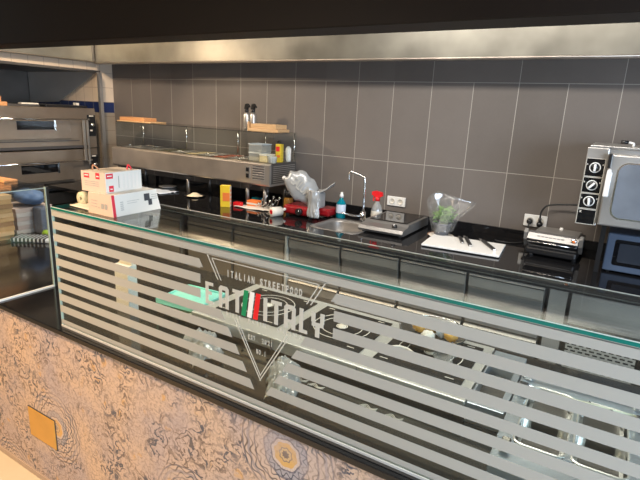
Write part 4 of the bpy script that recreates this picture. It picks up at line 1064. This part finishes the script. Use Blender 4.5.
for fa, q in (((1, 2, 5), (.02, .20, .70, .95)), ((1, 2, 5), (.08, .20, .05, .35)), ((0, 1, 4), (.12, .34, .68, .90)), ((0, 1, 4), (.60, .76, .66, .96))):
    m = MB(); onface(m, vs[fa[0]], vs[fa[1]], vs[fa[2]], *q); lg = m.build('red_logo', 'redp', t)
    m = MB(); onface(m, vs[fa[0]], vs[fa[1]], vs[fa[2]], q[0]+.03, q[1]-.03, q[2]+.10, q[2]+.16, 0, .0009); m.build('logo_bar', 'offwhite', lg)
m = MB(); onface(m, vs[1], vs[2], vs[5], .30, .32, .1, .9)
for k in range(5): onface(m, vs[1], vs[2], vs[5], .40+k*.11, .46+k*.11, .12, .88)
m.build('pale_print', 'paper', t)
m = MB()
for k in range(3): onface(m, vs[0], vs[1], vs[4], .14, .70, .30+k*.10, .33+k*.10)
onface(m, vs[1], vs[2], vs[5], .34, .36, .2, .8)
m.build('dark_print', 'greyink', t)
m = MB(); onface(m, vs[4], vs[5], vs[7], .15, .85, .35, .65); m.build('lid_opening', 'greyink', t)
m = MB(); m.tube([(.13, -2.45, g+h2), (.135, -2.45, g+h2+.02), (.15, -2.445, g+h2+.012), (.155, -2.44, g+h2+.001)], .003, 6)
solo('string_loop', m, 'terra', 'tiny brownish string loop on left of upper box top', 'string')
m = MB(); m.tube([(.19, -2.34, g+h2), (.19, -2.335, g+h2+.018), (.205, -2.335, g+h2+.010), (.20, -2.33, g+h2+.001)], .003, 6)
solo('string_loop', m, 'redp', 'tiny red string loop on right of upper box top', 'string')
t = thing('tape_roll', (.08, -2.40, GT), 'cream paper roll standing on edge behind the boxes', 'roll')
m = MB(); m.lathe([(.008, -.012), (.027, -.012), (.028, 0), (.027, .012), (.008, .012), (.008, -.012)], (.020, -2.425, GT+.0285), 'y', 28); m.build('roll', 'cream', t)
def sp(u, v): return (.00+.15*u, -2.475+.10*v-.01*u, GT+.003+.010*v*abs(math.sin(u*3+.5))+.002)
m = MB(); m.sheet(sp, 14, 8, .0012); solo('paper_sheet', m, 'paper', 'loose peach paper at the left end of glass shelf', 'paper')

# ================================================================== behind the striped glass, on the front counter
t = thing('hob_range', (1.0, -2.0, S), 'low steel range with three black glass hob squares in row', 'cooker')
HZ = .955
hx0, hx1, hy0, hy1 = .40, 1.565, -2.205, -1.775
m = MB(); m.box(hx0, hx1, hy0, hy1, S+.014, HZ-.002, .003); m.box(hx0-.004, hx1+.004, hy0-.010, hy0+.012, HZ-.014, HZ+.001, .003); m.build('housing', 'range', t)
m = MB(); m.box(hx0, hx1, hy0, hy1, HZ-.002, HZ, mi=0); m.build('top_plate', 'range', t)
for i, (a, b) in enumerate(((.455, .785), (.838, 1.155), (1.212, 1.532))):
    m = MB(); m.box(a, b, -2.128, -1.812, HZ, HZ+.005, .0015); q = m.build('hob_plate', 'hobglass', t)
    cx_, cy_ = (a+b)/2, -1.965
    m = MB()
    for r in (.022, .085, .118): m.lathe([(r-.0016, HZ+.0051), (r-.0016, HZ+.0058), (r+.0016, HZ+.0058), (r+.0016, HZ+.0051)], (cx_, cy_, 0), n=48)
    m.lathe([(0, HZ+.0058), (.018, HZ+.0057), (.018, HZ+.0051)], (cx_, cy_, 0), n=24)
    for sx in (-1, 1): m.box(cx_+sx*.12-.02, cx_+sx*.12+.01, -2.112, -2.108, HZ+.005, HZ+.0057); m.box(cx_+sx*.12-.02, cx_+sx*.12+.01, -1.832, -1.828, HZ+.005, HZ+.0057)
    m.build('ring_marks', 'paper', q)
for x in (.52, .67, .80, .95, 1.12, 1.30, 1.45):
    m = MB(); m.cyl((x, hy0-.004, S+.035), .006, .006, 'y', 12); m.build('front_screw', 'black', t)
m = MB(); m.box(.818, .8195, hy0-.0112, hy0, S+.016, HZ-.002); m.box(1.19, 1.1915, hy0-.0112, hy0, S+.016, HZ-.002); m.build('panel_joint', 'ink', t)
for x in (.45, .98, 1.52):
    for y in (hy0+.04, hy1-.04):
        m = MB(); m.cyl((x, y, S), .014, .015, n=12); m.build('foot', 'rubber', t)
# small pale curled marks on the counter before the range
m = MB()
for x, y in ((1.015, -2.300), (1.085, -2.305), (1.29, -2.315), (1.38, -2.318)):
    for k in range(3):
        o_ = .007*k
        m.tube([(x-.030+o_, y-.010, S+.001), (x-.010, y+.010-o_, S+.001), (x+.012, y-.004-o_*.5, S+.001), (x+.030, y+.008-o_, S+.001)], .0011, 5)
sc = m.build('curled_mark', 'paper', T0)

t = thing('frying_pan', (1.33, -1.83, HZ+.006), 'dark round pan with food packets on the right-hand hob', 'pan')
m = MB(); m.lathe([(0, 0), (.105, 0), (.128, .040), (.132, .042), (.130, .046), (.124, .044), (.100, .006), (0, .005)], (1.345, -1.865, HZ+.006), n=40, mi=0); m.build('pan_body', 'dark_steel', t)
m = MB(); m.lathe([(.1285, .0445), (.1325, .045), (.1325, .048), (.1285, .048), (.1285, .0445)], (1.345, -1.865, HZ+.006), n=40); m.build('rim', 'chrome', t)
pk = [(1.285, -1.85, 'food', 'orange packet at left inside the dark pan'), (1.33, -1.83, 'food', 'orange-brown packet in the middle of the pan'), (1.375, -1.845, 'ltblue', 'white wrapped packet beside orange ones in pan'), (1.415, -1.86, 'food', 'orange packet at right inside the dark pan'), (1.345, -1.93, 'offwhite', 'crumpled white wrapper at the pan front')]
for i, (x, y, mm, lb) in enumerate(pk):
    m = MB(); m.sphere((x, y, HZ+.045), .030, .85, 1.1, .8, disp=.35, freq=2.5); solo('food_packet', m, mm, lb, 'packet', 'food packets in the pan')
m = MB(); m.tube([(1.23, -2.05, HZ+.012), (1.26, -2.02, HZ+.016), (1.30, -2.01, HZ+.012), (1.34, -2.04, HZ+.012)], .006, 8); solo('cable_tie', m, 'paper', 'short curled pale strip on the right hob square', 'strip')
def wr(u, v): return (1.40+.07*u+.01*math.sin(v*8), -2.06+.12*v, HZ+.012+.022*abs(noise.noise(Vector((u*4, v*5, 4)))))
m = MB(); m.sheet(wr, 10, 12, .001); solo('plastic_wrapper', m, 'bag', 'clear crumpled wrapper on the right hob square', 'wrapper')

t = thing('food_warmer', (1.62, -2.05, S), 'narrow steel warmer with sunken dark well right of hobs', 'warmer')
m = MB(); wx0, wx1 = 1.572, 1.664
m.box(wx0, wx1+.02, -2.21, -2.13, S, HZ, .002); m.box(wx0, wx1+.02, -1.90, -1.79, S, HZ, .002); m.box(wx0, wx0+.006, -2.13, -1.90, S, HZ); m.box(wx1-.0, wx1+.02, -2.13, -1.90, S, HZ); m.build('housing', 'film_steel', t)
m = MB(); m.box(wx0+.006, wx1, -2.13, -1.90, S+.02, S+.024); m.build('well', 'dark_steel', t)
t = thing('fryer', (2.0, -2.15, S), 'double steel fryer in blue film with chrome handles at right', 'fryer')
qx0, qx1, qy0, qy1 = 1.690, 2.36, -2.44, -1.88
tanks = [(1.735, 1.858), (1.880, 2.003), (2.060, 2.19), (2.21, 2.33)]
m = MB(); m.box(qx0, qx1, qy0, -2.33, S+.012, HZ, .003); m.box(qx0, qx1, -2.18, -2.155, S+.012, HZ); m.box(qx0, qx1, -1.99, qy1, S+.012, HZ, .003)
ed = [qx0]+[v for tk in tanks for v in tk]+[qx1]
for a, b in zip(ed[::2], ed[1::2]): m.box(a, b, -2.33, -2.18, S+.012, HZ); m.box(a, b, -2.155, -1.99, S+.012, HZ)
m.build('housing', 'film_steel', t)
for a, b, ya, yb in [(a, b, ya, yb) for a, b in tanks for ya, yb in ((-2.33, -2.18), (-2.155, -1.99))]:
    m = MB()
    P = rrect(a-.007, b+.007, ya-.007, yb+.007, .03, 5); Q = rrect(a, b, ya, yb, .025, 5)
    va = [m.bm.verts.new((x, y, HZ+.001)) for x, y in P]; vb = [m.bm.verts.new((x, y, HZ+.006)) for x, y in [((p[0]+q[0])/2, (p[1]+q[1])/2) for p, q in zip(P, Q)]]
    vc = [m.bm.verts.new((x, y, HZ)) for x, y in Q]; vd = [m.bm.verts.new((x, y, S+.02)) for x, y in Q]
    for A_, B_ in ((va, vb), (vb, vc), (vc, vd)):
        for i in range(len(A_)):
            f = m.bm.faces.new((A_[i], A_[(i+1) % len(A_)], B_[(i+1) % len(A_)], B_[i])); f.smooth = True
    m.bm.faces.new(vd)
    tk = m.build('tank', ['range'], t)
    m = MB(); m.box(a+.012, b-.012, ya+.012, yb-.012, S+.024, S+.032); m.build('oil', 'dark_steel', tk)
for y, z in ((-1.945, HZ+.028), (-2.065, HZ+.028)):
    m = MB(); m.tube([(1.715, y, z), (2.03, y+.02, z)], .007, 10, sub=1); hb = m.build('handle_bar', 'cream', t)
    for x in (1.712, 2.035):
        m = MB(); m.box(x-.016, x+.016, y-.014, y+.02, HZ, z+.012, .005); m.build('bar_clip', 'chrome', hb)
for x in (1.72, 2.03):
    m = MB(); m.box(x-.012, x+.012, -2.40, -2.36, HZ, HZ+.03, .004); m.build('lid_clip', 'chrome', t)
m = MB(); m.tube([(1.90, -2.02, HZ+.02), (1.93, -2.12, HZ+.035), (1.96, -2.05, HZ+.03), (2.01, -2.075, HZ+.02)], .004, 8); m.build('wire_hook', 'chrome', t)
for x in (qx0+.05, qx1-.05):
    for y in (qy0+.05, qy1-.05):
        m = MB(); m.cyl((x, y, S), .015, .013, n=12); m.build('foot', 'rubber', t)
m = MB(); m.box(1.96, 2.15, qy0-.02, qy0, S+.005, S+.03, .004); m.build('front_drip_lip', 'film_steel', t)

# mint tray, cream bowl, white box and plastic bags
t = thing('mint_tray', (.31, -2.10, S), 'mint green plastic tray behind the stripes left of hobs', 'tray')
m = MB(); mt = RZ(.08, (.28, -2.10, 0))
m.box(.17, .385, -2.20, -1.99, S+.062, S+.070, .003, mt=mt); m.box(.165, .39, -2.205, -2.198, S+.055, S+.078, .002, mt=mt); m.box(.165, .39, -1.992, -1.985, S+.055, S+.078, .002, mt=mt); m.box(.165, .172, -2.205, -1.985, S+.055, S+.078, .002, mt=mt); m.box(.383, .39, -2.205, -1.985, S+.055, S+.078, .002, mt=mt)
m.build('tray', 'mint', t)
t = thing('cream_bowl', (.28, -2.13, S), 'shallow cream bowl under the mint green tray', 'bowl')
m = MB(); m.lathe([(0, 0), (.07, 0), (.125, .045), (.130, .048), (.127, .053), (.120, .050), (.068, .006), (0, .006)], (.285, -2.13, S), n=36); m.build('bowl', 'cream', t)
m = MB(); m.lathe([(.1275, .0535), (.1305, .0535), (.1305, .0562), (.1275, .0562), (.1275, .0535)], (.285, -2.13, S), n=36); m.build('rim', 'cream', t)
t = thing('milk_carton', (.06, -2.28, S), 'tall white carton behind the stripes near glass left end', 'carton')
m = MB(); m.box(.000, .090, -2.29, -2.24, S, S+.225, .003); m.build('carton', 'white', t)
m = MB(); m.prism([(.000, S+.225), (.090, S+.225), (.085, S+.240), (.02, S+.250)], 'y', -2.265, -2.255); m.build('top_fold', 'offwhite', t)
def bag(cx, cy, L, w, a, hh, label, seed, crinkle=1.):
    random.seed(seed)
    m = MB(); Mx = Matrix.Translation((cx, cy, S)) @ Matrix.Rotation(a, 4, 'Z')
    def fn(u, v):
        x = (u-.5)*L; y = (v-.5)*w*(1+.3*noise.noise(Vector((u*5, 0, seed))))
        z = .004+hh*math.sin(PI*v)*(.45+.55*math.sin(PI*u))+.030*crinkle*abs(noise.noise(Vector((u*9, v*7, seed))))+.012*abs(noise.noise(Vector((u*22, v*18, seed))))
        return Mx @ Vector((x+.012*noise.noise(Vector((u*8, v*8, seed+3))), y, z))
    m.sheet(fn, 36, 22, .0008); solo('plastic_bag', m, 'whitebag', label, 'bag', None)
bag(.60, -2.35, .24, .12, -.65, .05, 'crumpled white plastic bag left of the triangle logo', 3)
bag(.985, -2.36, .22, .11, -1.05, .06, 'crumpled white plastic bag right of the triangle logo', 11)

# ================================================================== camera, light, world
cam = bpy.data.cameras.new('camera'); co = bpy.data.objects.new('camera', cam); COL.objects.link(co)
R = Vector((0.85417009, 0.51804556, 0.04496956)); U = Vector((-0.16858729, 0.19408348, 0.96639015)); F = Vector((-0.49190628, 0.83304286, -0.2531162))
mw = Matrix((( R.x, U.x, -F.x, 1.850), (R.y, U.y, -F.y, -3.621), (R.z, U.z, -F.z, 1.8075), (0, 0, 0, 1)))
co.matrix_world = mw
cam.sensor_fit = 'HORIZONTAL'; cam.sensor_width = 36; cam.lens = 490.94/640*36; cam.clip_start = .02
bpy.context.scene.camera = co

def area(name, loc, target, sx, sy, power, color):
    l = bpy.data.lights.new(name, 'AREA'); l.shape = 'RECTANGLE'; l.size = sx; l.size_y = sy; l.energy = power; l.color = color
    o = bpy.data.objects.new(name, l); COL.objects.link(o); o.location = loc
    o.rotation_euler = (Vector(target)-Vector(loc)).to_track_quat('-Z', 'Y').to_euler(); return o
def spot(name, loc, target, power, color, ang=80, blend=.6, r=.05):
    l = bpy.data.lights.new(name, 'SPOT'); l.energy = power; l.color = color; l.spot_size = math.radians(ang); l.spot_blend = blend; l.shadow_soft_size = r
    o = bpy.data.objects.new(name, l); COL.objects.link(o); o.location = loc
    o.rotation_euler = (Vector(target)-Vector(loc)).to_track_quat('-Z', 'Y').to_euler(); return o
area('window_daylight', (4.05, -3.4, 1.7), (0, -2.4, 1.0), 2.2, 1.5, 135, (.68, .82, 1.0))
area('dining_fill_light', (-1.5, -5.2, 2.85), (-1.5, -5.2, 0), 3.0, .6, 50, (1.0, .76, .52))  # unseen fill, added to brighten the dining room that the steel reflects
area('kitchen_tube_lamp', (.9, -1.45, 2.85), (.9, -1.2, 0), 2.0, .25, 42, (1.0, .93, .84))
area('kitchen_tube_lamp', (-1.7, -1.35, 2.85), (-1.7, -1.1, 0), 1.6, .25, 20, (1.0, .84, .66))
spot('ceiling_spot_customer', (-.9, -3.7, 2.85), (-.35, -2.6, .25), 230, (1.0, .62, .30), 75, .8)
spot('ceiling_spot_bar', (.6, -3.9, 2.85), (.7, -2.5, .7), 60, (1.0, .86, .72), 80, .8)
spot('ceiling_spot_kitchen', (-2.5, -1.65, 2.7), (-1.1, -.3, 1.2), 85, (1.0, .76, .52), 62, .8, .03)
spot('ceiling_spot_oven', (-1.3, -1.7, 2.85), (-3.0, -.9, 1.8), 90, (1.0, .74, .5), 80, .8)
w = bpy.data.worlds.new('world'); bpy.context.scene.world = w; w.use_nodes = True
bg = w.node_tree.nodes['Background']; bg.inputs[0].default_value = (.75, .85, 1.0, 1); bg.inputs[1].default_value = .5

for o in COL.objects:
    if '_o' in o: del o['_o']
vs_ = bpy.context.scene.view_settings
bpy.context.scene.display_settings.display_device = 'sRGB'
vs_.view_transform = 'Standard'; vs_.look = 'None'; vs_.gamma = 1; vs_.use_curve_mapping = False; vs_.exposure = 0.5
